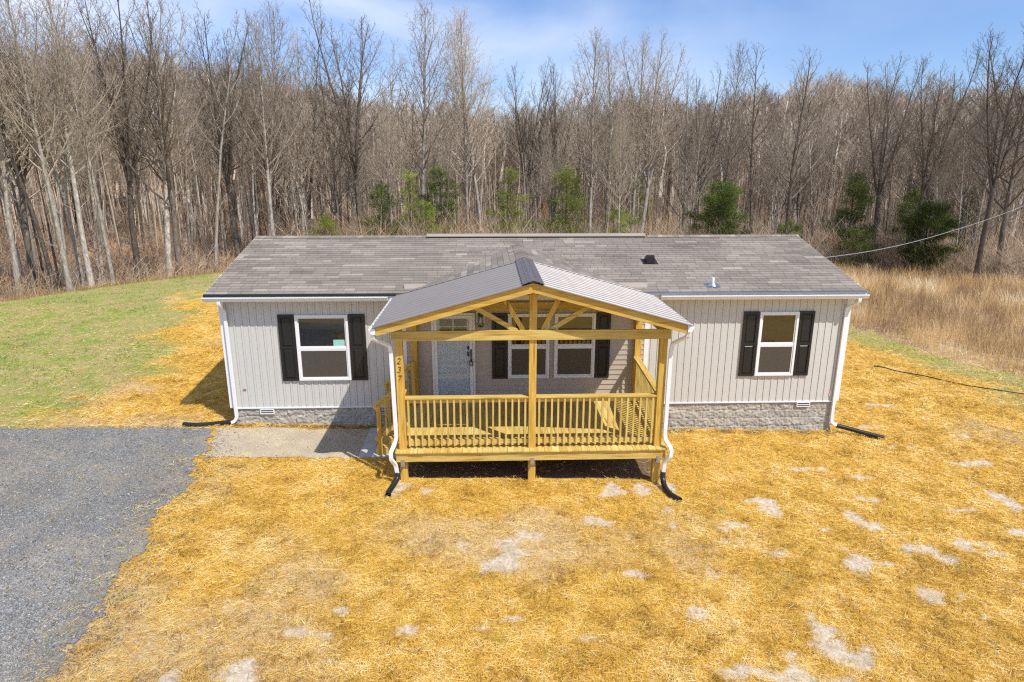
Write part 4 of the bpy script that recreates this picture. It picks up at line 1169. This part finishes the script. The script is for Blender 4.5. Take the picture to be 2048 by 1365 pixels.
# ------------------------------------------------------------------ bare trees
class Tree:
    def __init__(s, seed): s.r = random.Random(seed); s.trunk = MB(); s.crown = MB(); s.lowsegs = []
    def tube(s, mb, pts, r0, r1, k):
        n = len(pts); sc = [r0 + (r1 - r0) * (i / (n - 1)) for i in range(n)]
        mb.sweep(pts, circle(1, k), side=(.31, .77, .2), scale=sc, cap=False)
    def path(s, p, d, L, n, wander, up):
        pts = [p.copy()]; d = d.normalized(); st = L / n
        for i in range(n):
            d = (d + Vector((s.r.gauss(0, wander), s.r.gauss(0, wander), s.r.gauss(0, wander * .6) + up))).normalized()
            p = p + d * st; pts.append(p.copy())
        return pts
    def at(s, pts, t):
        f = t * (len(pts) - 1); i = min(int(f), len(pts) - 2); a = f - i
        return pts[i].lerp(pts[i + 1], a), (pts[i + 1] - pts[i]).normalized()
    def side(s, d, ang, az):
        a = Vector((1, 0, 0)) if abs(d.x) < .8 else Vector((0, 1, 0))
        u = d.cross(a).normalized(); v = d.cross(u)
        return (d * math.cos(ang) + (u * math.cos(az) + v * math.sin(az)) * math.sin(ang)).normalized()
    def branch(s, p, d, L, r, lvl, spec):
        n, wander, up = spec['seg'][lvl], spec['wander'][lvl], spec['up'][lvl]
        pts = s.path(p, d, L, n, wander, up)
        s.tube(s.crown, pts, r * (.85, .8, .9, 1)[lvl], r * .2 if lvl < 3 else r * .6, (5, 4, 3, 3)[lvl])
        if lvl >= spec['depth']: return
        cnt = spec['kids'][lvl]; cnt = max(2, int(cnt * (.55 + .6 * min(1, L / spec['ref'][lvl]))))
        az = s.r.random() * 6.28
        for k in range(cnt):
            t = .18 + .80 * (k + s.r.random() * .8) / cnt
            t = min(t, .98); q, dd = s.at(pts, t); az += 2.4 + s.r.uniform(-.5, .5)
            ang = s.r.uniform(*spec['ang'][lvl])
            s.branch(q, s.side(dd, ang, az), L * s.r.uniform(.28, .48) * (1.15 - .6 * t), max(r * (1 - .7 * t) * .55, spec['rmin'] * (1.4 if lvl == 0 else 1)), lvl + 1, spec)

SPEC = dict(seg=(6, 4, 3, 2), wander=(.06, .09, .12, .15), up=(.13, .10, .07, .05), kids=(9, 6, 4, 0), ang=((.45, .85), (.45, .9), (.4, 1.0)), ref=(4.0, 1.6, .7), depth=3, rmin=.0055)
def make_tree(seed, H, r0, low, nprim, reach, kind, bark, twig, spec=SPEC):
    t = Tree(seed); R = t.r
    up = Vector((R.uniform(-.02, .02), R.uniform(-.02, .02), 1))
    fork = kind == 'fork'
    hl = H * (low + .06) if fork else H
    main = t.path(Vector((0, 0, -.4)), up, hl + .4, 12, .018 if kind != 'lean' else .03, .012)
    rt = r0 * (.72 if fork else .10)
    n = len(main); sc = [(r0 * 1.25 if i == 0 else 1) * (1 if i == 0 else r0 + (rt - r0) * (i / (n - 1)) ** .9) for i in range(n)]
    t.trunk.sweep(main, circle(1, 9), side=(1, 0, 0), scale=sc, cap=False)
    leaders = []
    if fork:
        m = R.choice([3, 4, 4]); az = R.random() * 6.28
        for k in range(m):
            az += 6.28 / m + R.uniform(-.3, .3); d = t.side(Vector((0, 0, 1)), R.uniform(.13, .40), az)
            p = t.path(main[-1], d, (H - hl) * R.uniform(.86, 1.02), 9, .045, .03)
            t.tube(t.trunk, p, rt * .72, .012, 7); leaders.append((p, 0.08, rt * .72))
    else: leaders.append((main, low, r0))
    az = R.random() * 6.28
    for (p, lo_, rr) in leaders:
        m = nprim if not fork else max(6, int(nprim * .42))
        for k in range(m):
            c = (k + R.random() * .6) / m; tt = lo_ + (1 - lo_) * c * .985
            q, dd = t.at(p, min(tt, .985)); az += 2.4 + R.uniform(-.4, .4)
            ang = (1.0 - .55 * c) * R.uniform(.75, 1.15) if kind != 'poplar' else (.78 - .42 * c) * R.uniform(.75, 1.25)
            L = reach * H * ((1 - c) ** .75 * .85 + .16) * R.uniform(.75, 1.15) * (.8 if c < .12 else 1) * (.75 if fork else 1)
            t.branch(q, t.side(dd, ang, az), L, max(.010, rr * (1 - tt) * .42 + .010), 0, spec)
    # a few dead stubs and thin shoots low on the trunk
    for k in range(R.randint(1, 5)):
        tt = R.uniform(.15, max(.2, low if not fork else .8)); q, dd = t.at(main, min(tt, .9))
        t.branch(q, t.side(dd, R.uniform(.8, 1.4), R.random() * 6.28), R.uniform(.5, 1.8), .016, 1, spec)
    tr = t.trunk; cr = t.crown
    a = tr.build('trunk', M[bark], None, smooth=True); b = cr.build('crown', M[twig], None)
    COL.objects.unlink(a); COL.objects.unlink(b)
    return (a, b, H)
S2 = dict(SPEC); S2.update(kids=(7, 5, 3, 0))
S3 = dict(SPEC); S3.update(kids=(6, 5, 3, 0), up=(.05, .04, .03, .02), wander=(.10, .14, .16, .2))
protos = {}
protos['poplar'] = [make_tree(101 + i, 14.5, .132, .38, 40, .33, 'poplar', 'bark_grey', 'twig') for i in range(3)]
protos['fork'] = [make_tree(201 + i, 14.0, .140, .31, 44, .34, 'fork', ['bark_grey', 'bark_dark', 'bark_dark'][i], ['twig', 'twig_dark', 'twig_dark'][i]) for i in range(3)]
protos['oak'] = [make_tree(301 + i, 13.0, .17, .30, 32, .38, 'oak', ['bark_dark', 'bark_grey'][i], ['twig_dark', 'twig'][i], S2) for i in range(2)]
protos['slim'] = [make_tree(401 + i, 12.5, .085, .48, 17, .22, 'poplar', ['bark_grey', 'bark_dark', 'bark_grey'][i], ['twig', 'twig_dark', 'twig'][i], S2) for i in range(3)]
protos['scrub'] = [make_tree(501 + i, 7.5, .05, .22, 17, .30, 'oak', ['bark_grey', 'bark_dark'][i], 'twig', S3) for i in range(2)]

def place_tree(kind, i, x, y, top, label, group=None, rz=None, girth=1.0, lean=(0, 0)):
    a, b, H = protos[kind][i % len(protos[kind])]
    z = float(terrain(x, y)); s = (top - z) / H
    e = thing('bare_tree', label, 'tree', (x, y, z), group)
    e.rotation_euler = (lean[0], lean[1], random.uniform(0, 6.28) if rz is None else rz)
    for o, nm in ((a, 'trunk'), (b, 'crown')):
        c = o.copy(); c.name = nm; COL.objects.link(c); c.parent = e; c.location = (0, 0, 0)
    e.scale = (s * girth, s * girth, s)
    return e
SIG = [
 ('poplar', 0, -21.4, 30, 12.9, 1.1, 'tall pale trunk at the lawn edge, leftmost of the big trees'),
 ('fork', 1, -21.9, 31.8, 13.6, 1.0, 'dark forked tree just behind the leftmost pale trunk at the lawn edge'),
 ('slim', 1, -20.1, 30.6, 12.4, 1.3, 'slim dark tree between the two pale leaning trunks at the lawn edge'),
 ('poplar', 1, -19.3, 30.4, 13.9, 1.0, 'straight smooth pale trunk on the lawn edge, second big one from the left'),
 ('poplar', 2, -18.9, 31.4, 14.2, 1.1, 'stout pale trunk right beside the straight pale trunk at the lawn edge'),
 ('slim', 0, -18.2, 32.0, 13.0, 1.1, 'thin pale pole of a tree right of the pair of pale trunks'),
 ('fork', 2, -19.0, 36, 14.6, 1.1, 'broad crowned forked tree rising highest above the left of the lawn'),
 ('fork', 0, -17.4, 36, 14.6, 1.1, 'grey forked tree behind the middle of the lawn edge'),
 ('oak', 0, -16.9, 36.2, 14.0, 1.0, 'dark wide branching tree at the right end of the lawn edge'),
 ('slim', 2, -15.2, 36.8, 13.6, 1.1, 'thin pale tree where the lawn meets the left end of the shingled roof'),
 ('fork', 1, -15.9, 42, 14.6, 1.0, 'dark forked tree above the left tip of the roof ridge'),
 ('poplar', 0, -14.5, 44, 15.1, 1.0, 'tall narrow tree just right of the left tip of the roof'),
 ('slim', 1, -12.5, 46, 15.0, 1.2, 'sparse narrow tree with few branches over the left part of the roof'),
 ('oak', 0, -10.0, 44, 11.8, 1.0, 'low dark spreading tree left of the wide fan shaped crown'),
 ('fork', 2, -8.3, 45, 15.6, 1.15, 'large fan shaped crown on a grey trunk above the roof left of the dormer'),
 ('slim', 0, -7.0, 48, 14.4, 1.1, 'slim tree standing between the fan shaped crown and the next tall crown'),
 ('poplar', 1, -4.6, 46, 15.5, 1.15, 'tall upright tree with egg shaped crown left of the twin pale trunks'),
 ('poplar', 2, -1.5, 47, 15.2, 1.0, 'left one of the twin pale trunks above the dormer ridge'),
 ('poplar', 0, -.4, 47.5, 15.0, 1.05, 'right one of the twin pale trunks above the dormer ridge'),
 ('fork', 1, 3.3, 50, 13.2, .9, 'dark rounded crown just right of the twin pale trunks'),
 ('fork', 2, 5.4, 52, 13.2, .9, 'low forked tree with v shaped limbs behind the green pine'),
 ('poplar', 1, 7.2, 46, 13.9, 1.15, 'pale trunk left of the gap, with a broad upright crown'),
 ('poplar', 2, 8.6, 46.8, 13.4, 1.0, 'reddish grey trunk close right of the broad upright crown'),
 ('poplar', 0, 10.1, 46, 14.1, 1.0, 'dark member of the tallest pair right of the dormer'),
 ('fork', 0, 10.9, 47, 14.8, 1.05, 'pale member of the tallest pair right of the dormer'),
 ('oak', 1, 14.5, 48, 11.8, .9, 'low rounded tree behind the dark round cedar'),
 ('fork', 2, 15.9, 50, 12.6, .9, 'many stemmed tree rising behind the dark round cedar'),
 ('poplar', 1, 16.9, 47, 13.4, .9, 'slim upright tree right of the dark round cedar'),
 ('slim', 1, 18.8, 46, 13.4, 1.3, 'dark narrow tree over the right part of the roof'),
 ('oak', 0, 20.5, 44, 12.7, 1.05, 'wide spreading dark tree above the right tip of the roof'),
 ('slim', 2, 23.0, 45, 11.2, 1.2, 'thin tree behind the tall ragged cedar'),
 ('fork', 1, 26.0, 43, 12.8, 1.0, 'tall dark forked tree left of the biggest cedar'),
 ('fork', 2, 27.4, 41.5, 12.7, .95, 'tall many limbed tree right behind the biggest cedar'),
 ('slim', 0, 29.6, 42, 11.6, 1.2, 'thin grey tree between the biggest cedar and the dark tree on the right'),
 ('fork', 1, 28.7, 36.8, 13.4, 1.1, 'nearest dark tree at the edge of the dry grass on the right'),
 ('oak', 0, 30.3, 37.4, 13.0, 1.0, 'dark spreading tree at the far right edge behind the dry grass'),
]
for i, (kd, k, x, y, top, g, lab) in enumerate(SIG):
    place_tree(kd, k, x, y, top, lab, 'big trees along the wood edge', girth=g * 1.08, rz=1.3 + i * 2.17)
# the rest of the near wood
rr = random.Random(77); cnt = 0; taken = [(a[2], a[3]) for a in SIG]
zones = [(-60, -14, 'left of the house', -99), (-14, -2, 'behind the left half of the roof', 0), (-2, 9, 'behind the middle of the roof', 0), (9, 20, 'behind the right half of the roof', 0), (20, 60, 'behind the dry grass on the right', 0)]
names = {'poplar': 'tall straight bare tree in the wood ', 'fork': 'forked bare tree in the wood ', 'oak': 'spreading bare tree in the wood ', 'slim': 'slender bare pole of a tree in the wood ', 'scrub': 'low bushy bare tree in the wood '}
tries = 0
while cnt < 235 and tries < 20000:
    tries += 1
    y = 30 + 46 * rr.random() ** 1.15; x = rr.uniform(-1, 1) * (y * .83 + 2) + .038 * y
    e = float(edge_y(x)); s = y - e
    if s < .3 or s > 34: continue
    if min((x - a) ** 2 + (y - b) ** 2 for a, b in taken) < 1.1: continue
    taken.append((x, y)); cnt += 1
    q = rr.random()
    if s < 5: kd = 'slim' if q < .45 else ('scrub' if q < .8 else ('fork' if q < .9 else 'poplar'))
    else: kd = 'slim' if q < .42 else ('poplar' if q < .6 else ('fork' if q < .74 else ('oak' if q < .86 else 'scrub')))
    left = 1 if x < -12 else 0
    base = {'poplar': 11.3, 'fork': 10.8, 'oak': 10.0, 'slim': 10.2, 'scrub': 6.3}[kd] + left * (2.4 if kd != 'scrub' else 1.0) + (y - 50) * .035
    mid = 1 - .22 * math.exp(-((x - 1) / 13) ** 2)
    top = base * rr.uniform(.78, 1.12) * mid * (.9 if 12 < x < 40 else 1)
    zn = next(z for z in zones if z[0] <= x < z[1])
    place_tree(kd, rr.randint(0, 5), x, y, top, names[kd] + zn[2], names[kd].strip() + ' ' + zn[2], girth=rr.uniform(.8, 1.15), lean=(rr.gauss(0, .016), rr.gauss(0, .016)))

# ------------------------------------------------------------------ far wood on the hill: one mass
def far_wood():
    R = np.random.default_rng(5); segs = []
    # three twig templates as line segments (p, q, r)
    temps = []
    for k in range(5):
        t = random.Random(900 + k); S = []
        def br(p, d, L, r, lvl):
            n = 3 if lvl == 0 else 2; st = L / n; q = p
            for i in range(n):
                d = (d + Vector((t.gauss(0, .1), t.gauss(0, .1), .06))).normalized(); e = q + d * st
                S.append((tuple(q), tuple(e), r * (1 - .4 * i / n)))
                if lvl < 2:
                    for m in range(3 if lvl == 0 else 2):
                        a = t.random() * 6.28; sd = (d + Vector((math.cos(a), math.sin(a), .25)) * t.uniform(.5, .9)).normalized()
                        br(q.lerp(e, t.random()), sd, L * t.uniform(.35, .6), r * .6, lvl + 1)
                q = e
        H = 10.5
        q = Vector((0, 0, 0))
        for i in range(6):
            e = Vector((t.gauss(0, .12), t.gauss(0, .12), H * (i + 1) / 6)); S.append((tuple(q), tuple(e), .15 * (1 - i / 8))); q = e
        for m in range(17):
            c = (m + t.random()) / 17; a = m * 2.4; d = Vector((math.cos(a), math.sin(a), t.uniform(.9, 1.7)))
            br(Vector((0, 0, H * (.33 + .62 * c))), d.normalized(), 3.1 * (1 - c) ** .8 + .8, .021, 0)
        temps.append(np.array([(*p, *q, r) for p, q, r in S]))
    V = []; F = []; T = []; off = 0
    for k in range(2100):
        while True:
            y = 50 + 88 * R.random() ** .9; x = R.uniform(-1, 1) * (y * .86 + 6) + .038 * y
            if y - float(edge_y(x)) > 17: break
        s = temps[R.integers(5)].copy(); a = R.random() * 6.28; c_, s_ = math.cos(a), math.sin(a); sc = R.uniform(.72, 1.12) * (.72 + .56 * float(fbm(x * .07, y * .07, 9, 3)))
        P = s[:, :3] * sc; Q = s[:, 3:6] * sc; r = s[:, 6] * sc * 1.15
        rot = lambda A: np.stack([A[:, 0] * c_ - A[:, 1] * s_ + x, A[:, 0] * s_ + A[:, 1] * c_ + y, A[:, 2]], -1)
        P = rot(P); Q = rot(Q); z = float(terrain(x, y)) - .2; P[:, 2] += z; Q[:, 2] += z
        d = Q - P; vw = R.normal(0, 1, d.shape); vw[:, 1] -= 1.6
        w = np.cross(d, vw); w /= np.linalg.norm(w, axis=1)[:, None] + 1e-9; w *= r[:, None]
        v = np.stack([P - w, P + w, Q + w * .75, Q - w * .75], 1); n = len(P)
        V.append(v.reshape(-1, 3)); F.append((np.arange(n * 4).reshape(n, 4)) + off); off += n * 4
        tone = R.uniform(.1, .75); tt = tone + R.normal(0, .12, n); tt[:6] = 1.0 if R.random() < .45 else .0; T.append(np.clip(tt, 0, 1))
    # thin bare poles standing between the crowns
    m = 2600; yy = 44 + 55 * R.random(m); xx = R.uniform(-1, 1, m) * (yy * .86 + 6) + .038 * yy
    ok = (yy - edge_y(xx)) > 5; xx, yy = xx[ok], yy[ok]; m = len(xx)
    z = terrain(xx, yy) - .1; P = np.stack([xx, yy, z], -1); hgt = R.uniform(4.5, 9.5, m)
    rr2 = R.uniform(.03, .075, m); tp = np.where(R.random(m) < .55, R.uniform(.8, 1, m), R.uniform(0, .25, m)); dirn = np.stack([R.normal(0, .05, m), R.normal(0, .05, m), np.ones(m)], -1)
    for s in range(3):
        Q = P + dirn * (hgt / 3)[:, None]; dirn = dirn + np.stack([R.normal(0, .03, m), R.normal(0, .03, m), np.zeros(m)], -1)
        for wv in ((1, .2, 0), (-.2, 1, 0)):
            w = np.array(wv)[None] * rr2[:, None]; a0, a1 = 1 - .28 * s, 1 - .28 * (s + 1)
            V.append(np.stack([P - w * a0, P + w * a0, Q + w * a1, Q - w * a1], 1).reshape(-1, 3)); F.append(np.arange(m * 4).reshape(m, 4) + off); off += m * 4; T.append(tp)
        P = Q
    o = npmesh('far_wood', np.concatenate(V), np.concatenate(F), M['far_twig'], tint=np.concatenate(T)); tag(o, kind='stuff')
m_tint('far_twig', [(0, (.19, .145, .102)), (.5, (.43, .335, .245)), (.85, (.62, .515, .395)), (1, (.76, .67, .55))], .85, .15)
far_wood()

# brush at the foot of the wood
def thicket():
    R = np.random.default_rng(8); N = 11000
    x = R.uniform(-52, 56, N); e = edge_y(x); y = e + np.where(R.random(N) < .4, R.exponential(4, N), R.uniform(0, 36, N)) + .1
    k = in_view(x, y, 3) & (y < 75) & (R.random(N) < np.where((x < -11) & (y - e < 9), .42, 1)); x, y = x[k], y[k]; e_ = edge_y(x)
    V = []; T = []
    for i in range(len(x)):
        m = 16; h = R.uniform(.7, 2.6) * (1.3 if x[i] > -11 else .62) * (1 + .8 * R.random() * min(1, (y[i] - float(e_[i])) / 10))
        a = R.random(m) * 6.28; sp = R.uniform(.1, .65, m); z0 = float(terrain(x[i], y[i]))
        bx = x[i] + R.normal(0, .18, m); by = y[i] + R.normal(0, .18, m)
        p = np.stack([bx, by, np.full(m, z0)], -1)
        t = R.random(m); st = np.where(np.arange(m) < 6, 0, t * .8)
        d = np.stack([np.cos(a) * sp, np.sin(a) * sp, np.ones(m)], -1); L = h * R.uniform(.5, 1, m)
        par = R.integers(0, 6, m); L2 = np.where(np.arange(m) < 6, L, L * .5)
        P = np.where((np.arange(m) < 6)[:, None], p, p[par] + d[par] * (L[par] * st)[:, None])
        d2 = np.where((np.arange(m) < 6)[:, None], d, np.stack([np.cos(a * 1.7), np.sin(a * 1.7), R.uniform(.2, 1.4, m)], -1))
        Q = P + d2 * L2[:, None]
        w = np.cross(Q - P, np.array([.1, -1, .1])); w /= np.linalg.norm(w, axis=1)[:, None] + 1e-9; w *= (R.uniform(.004, .011, m))[:, None]
        V.append(np.stack([P - w, P + w, Q + w * .5, Q - w * .5], 1).reshape(-1, 3))
        tone = R.random() * .75; tone = .97 if R.random() < (.3 if x[i] < -11 else .10) else tone
        T.append(np.clip(tone + R.normal(0, .1, m), 0, 1))
    V = np.concatenate(V); F = np.arange(len(V)).reshape(-1, 4)
    o = npmesh('undergrowth', V, F, M['thicket'], tint=np.concatenate(T)); tag(o, kind='stuff')
thicket()
# leaf litter and tall straw at the foot of the trees on the left
N = 16000
x = RNG.uniform(-36, -9, N); y = edge_y(x) + RNG.exponential(2.2, N) - .15; k = in_view(x, y, 2); x, y = x[k], y[k]; n = len(x)
strands('wood_edge_grass', x, y, terrain(x, y) - .02, RNG.uniform(0, 6.28, n), RNG.normal(1.2, .3, n), RNG.uniform(.12, .40, n), RNG.uniform(.01, .018, n), np.clip(RNG.normal(.28, .22, n), 0, 1), M['dry_grass'], bend=RNG.uniform(0, .4, n), segs=2)

# ------------------------------------------------------------------ evergreens
def evergreen(x, y, zt, rad, mat, label, seed, shape='cone', low=.12, dens=1.0, gap=.35, bare=.0):
    R = np.random.default_rng(seed); z0 = float(terrain(x, y)); H = zt - z0
    e = thing('evergreen_tree' if H > 2.6 else 'evergreen_shrub', label, 'evergreen', (x, y, z0), 'evergreens in front of the bare wood')
    b = MB(); rp = random.Random(seed)
    pts = [(0, 0, -.2), (rp.uniform(-.05, .05), 0, H * .4), (rp.uniform(-.1, .1), .05, H * .75), (0, 0, H * .97)]
    b.sweep(pts, circle(1, 7), side=(1, 0, 0), scale=[.09, .065, .035, .008])
    nb = int(34 * dens * max(.7, H / 4)); tips = []
    for k in range(nb):
        c = low + (1 - low) * (k + rp.random()) / nb
        if shape == 'cone': rr_ = rad * (1 - c) ** .75 * 1.05 + .08
        elif shape == 'round': rr_ = rad * math.sin(PI * min(1, max(.06, (c - low) / (1 - low) * .92 + .08))) ** .6
        else: rr_ = rad * (1 - c) ** .45 * rp.uniform(.45, 1.15) + .06
        rr_ *= rp.uniform(.45, 1.30); a = k * 2.4 + rp.uniform(-.3, .3)
        p = Vector((0, 0, H * c)); q = p + Vector((math.cos(a) * rr_, math.sin(a) * rr_, rr_ * rp.uniform(-.05, .45)))
        b.sweep([p, p.lerp(q, .5) + Vector((0, 0, .04)), q], circle(1, 3), side=(.3, .2, 1), scale=[.018, .012, .004], cap=False)
        tips.append((p, q, rr_))
    b.build('trunk', M['bark_dark'], None).parent = e
    C = []; T = []; D = []
    for (p, q, rr_) in tips:
        if rp.random() < gap * .7: continue
        m = int(230 * dens * (rr_ / .9 + .3)); f = R.uniform(.22, 1.06, m) ** .7
        base = np.array(p)[None] * (1 - f[:, None]) + np.array(q)[None] * f[:, None]
        spread = .14 * (1.25 - f * .5) * (rad / 1.2 + .5)
        C.append(base + R.normal(0, 1, (m, 3)) * spread[:, None] * np.array([1, 1, .6])); tone = R.uniform(.1, .75)
        T.append(np.clip(tone + R.normal(0, .2, m), 0, 1)); d = np.array(q - p); d /= np.linalg.norm(d) + 1e-6
        D.append(np.repeat(d[None], m, 0))
    C = np.concatenate(C); T = np.concatenate(T); D = np.concatenate(D); n = len(C)
    d = D + R.normal(0, .7, (n, 3)); d[:, 2] += .25; d /= np.linalg.norm(d, axis=1)[:, None]
    w = np.cross(d, R.normal(0, 1, (n, 3))); w /= np.linalg.norm(w, axis=1)[:, None] + 1e-9
    L = R.uniform(.11, .26, n)[:, None]; W = R.uniform(.011, .026, n)[:, None]
    V = np.stack([C - w * W * .6, C + w * W * .6, C + d * L + w * W * .2, C + d * L - w * W * .2], 1).reshape(-1, 3)
    o = npmesh('crown', V, np.arange(n * 4).reshape(n, 4), M[mat], tint=T); o.parent = e
    return e
EV = [(-9.4, 38.6, 2.9, 1.1, 'shrub_green', 'bright yellow green bush above the left half of the roof', 'round', .1, 1.0),
      (-6.4, 40.5, 5.1, 1.35, 'cedar', 'dull green ragged cedar left of the dormer', 'cone', .12, .9),
      (-4.9, 42, 5.7, 1.0, 'pine', 'light green thin young pine left of the dark cedar clump', 'ragged', .15, .7),
      (-3.7, 40.4, 3.6, 1.05, 'shrub_green', 'low bright green evergreen just above the roof left of the dormer', 'ragged', .05, .8),
      (-3.0, 43.5, 5.7, 1.15, 'cedar', 'dark green cedar clump behind the light young pine', 'round', .3, .9),
      (1.4, 43, 5.6, 1.55, 'pine', 'loose green pine above the dormer ridge', 'ragged', .2, .8),
      (5.1, 43, 5.7, 2.0, 'pine', 'broad loose green pine right of the dormer ridge', 'ragged', .12, 1.0),
      (8.4, 41.4, 3.4, 1.05, 'pine', 'small dull green pine at the foot of the tallest pair of trees', 'round', .1, .7),
      (15.0, 42.2, 4.8, 1.7, 'cedar', 'dark round cedar above the right half of the roof', 'round', .2, 1.25),
      (24.2, 43, 5.4, 1.75, 'cedar', 'tall ragged cedar above the right tip of the roof', 'cone', .15, 1.1),
      (23.6, 41, 1.9, 1.3, 'cedar', 'low dark cedar under the grey overhead cable', 'round', .05, .9),
      (27.2, 39.6, 3.6, 1.6, 'cedar', 'biggest dense cedar standing behind the dry grass', 'round', .02, 1.6),
      (28.4, 43.2, 4.4, 1.3, 'cedar', 'thin cedar top showing above the biggest dense cedar', 'ragged', .3, .8),
      (33.0, 44, 4.8, 1.3, 'cedar', 'slim dull cedar among dark trunks on the far right', 'ragged', .2, .7),
      (19.7, 42, 2.4, 1.0, 'cedar', 'small dark cedar tip peeping over the roof ridge', 'round', .1, .8),
      (13.5, 58, 5.4, 1.6, 'pine', 'faint distant pine between the tallest pair and the round cedar', 'ragged', .3, .7)]
for i, (x, y, zt, rad, mat, lab, shp, low, dens) in enumerate(EV): evergreen(x, y, zt, rad, mat, lab, 700 + i, shp, low, dens)
# ------------------------------------------------------------------ camera, sun, sky
cam = bpy.data.cameras.new('camera'); co = bpy.data.objects.new('camera', cam); COL.objects.link(co)
r = Vector((0.9992973, -0.03745707, 0.00136923)); u = Vector((0.00841068, 0.25968326, 0.96565722)); fw = Vector((0.03652625, 0.96496714, -0.25981582))
mt = Matrix.Identity(4)
for i in range(3): mt[i][0] = r[i]; mt[i][1] = u[i]; mt[i][2] = -fw[i]; mt[i][3] = (0, 0, 5.8616)[i]
co.matrix_world = mt; cam.sensor_width = 36; cam.lens = 36 * 1299.96 / 2048; cam.clip_end = 3000; cam.clip_start = .1
scene.camera = co
sd = Vector((.52, -.52, 1)).normalized()
el = math.asin(sd.z); azn = math.atan2(sd.x, sd.y)
sun = bpy.data.lights.new('sun', 'SUN'); so = bpy.data.objects.new('sun', sun); COL.objects.link(so)
sun.energy = SUN; sun.angle = math.radians(.53); sun.color = (1.0, .965, .90)
so.rotation_euler = sd.to_track_quat('Z', 'Y').to_euler(); so.location = (30, -30, 60)
w = bpy.data.worlds.new('World'); scene.world = w; w.use_nodes = True; nt = w.node_tree
bg = nt.nodes['Background']; bg.inputs['Strength'].default_value = SKY
sk = nt.nodes.new('ShaderNodeTexSky'); sk.sky_type = 'NISHITA'; sk.sun_disc = False; sk.sun_elevation = el; sk.sun_rotation = azn
sk.altitude = 100; sk.air_density = 1.0; sk.dust_density = .35; sk.ozone_density = 2.5
tc = nt.nodes.new('ShaderNodeTexCoord')
def wnoise(scale, mapping, detail, rough, lo, hi, loc=(0, 0, 0)):
    mp = nt.nodes.new('ShaderNodeMapping'); mp.inputs['Scale'].default_value = mapping; mp.inputs['Location'].default_value = loc
    nt.links.new(tc.outputs['Generated'], mp.inputs['Vector'])
    n = nt.nodes.new('ShaderNodeTexNoise'); n.inputs['Scale'].default_value = scale; n.inputs['Detail'].default_value = detail; n.inputs['Roughness'].default_value = rough; n.inputs['Distortion'].default_value = .4
    nt.links.new(mp.outputs[0], n.inputs['Vector'])
    r_ = nt.nodes.new('ShaderNodeMapRange'); r_.interpolation_type = 'SMOOTHSTEP'; r_.inputs['From Min'].default_value = lo; r_.inputs['From Max'].default_value = hi
    nt.links.new(n.outputs['Fac'], r_.inputs['Value']); return r_.outputs[0]
c1 = wnoise(2.4, (1, 1, 2.8), 7, .52, .34, .74, CLOUD)
# more cloud to the left (west) of the view
sep = nt.nodes.new('ShaderNodeSeparateXYZ'); nt.links.new(tc.outputs['Generated'], sep.inputs[0])
mr = nt.nodes.new('ShaderNodeMapRange'); mr.inputs['From Min'].default_value = .45; mr.inputs['From Max'].default_value = -.5; mr.inputs['To Min'].default_value = .15; mr.inputs['To Max'].default_value = 1
nt.links.new(sep.outputs['X'], mr.inputs['Value'])
mu = nt.nodes.new('ShaderNodeMath'); mu.operation = 'MULTIPLY'; nt.links.new(c1, mu.inputs[0]); nt.links.new(mr.outputs[0], mu.inputs[1])
mx = nt.nodes.new('ShaderNodeMix'); mx.data_type = 'RGBA'
nt.links.new(mu.outputs[0], mx.inputs[0])
tint = nt.nodes.new('ShaderNodeMix'); tint.data_type = 'RGBA'; tint.blend_type = 'MULTIPLY'; tint.inputs[0].default_value = 1; tint.inputs[7].default_value = SKYTINT
nt.links.new(sk.outputs[0], tint.inputs[6])
nt.links.new(tint.outputs[2], mx.inputs[6]); mx.inputs[7].default_value = CLOUDCOL
nt.links.new(mx.outputs[2], bg.inputs['Color'])
scene.view_settings.view_transform = 'Standard'; scene.view_settings.look = 'None'; scene.view_settings.exposure = EXPO; scene.view_settings.gamma = 1
scene.cycles.max_bounces = 6; scene.cycles.transparent_max_bounces = 12
scene.cycles.use_denoising = False; scene.cycles.filter_width = 1.25; scene.cycles.sample_clamp_indirect = 4.0
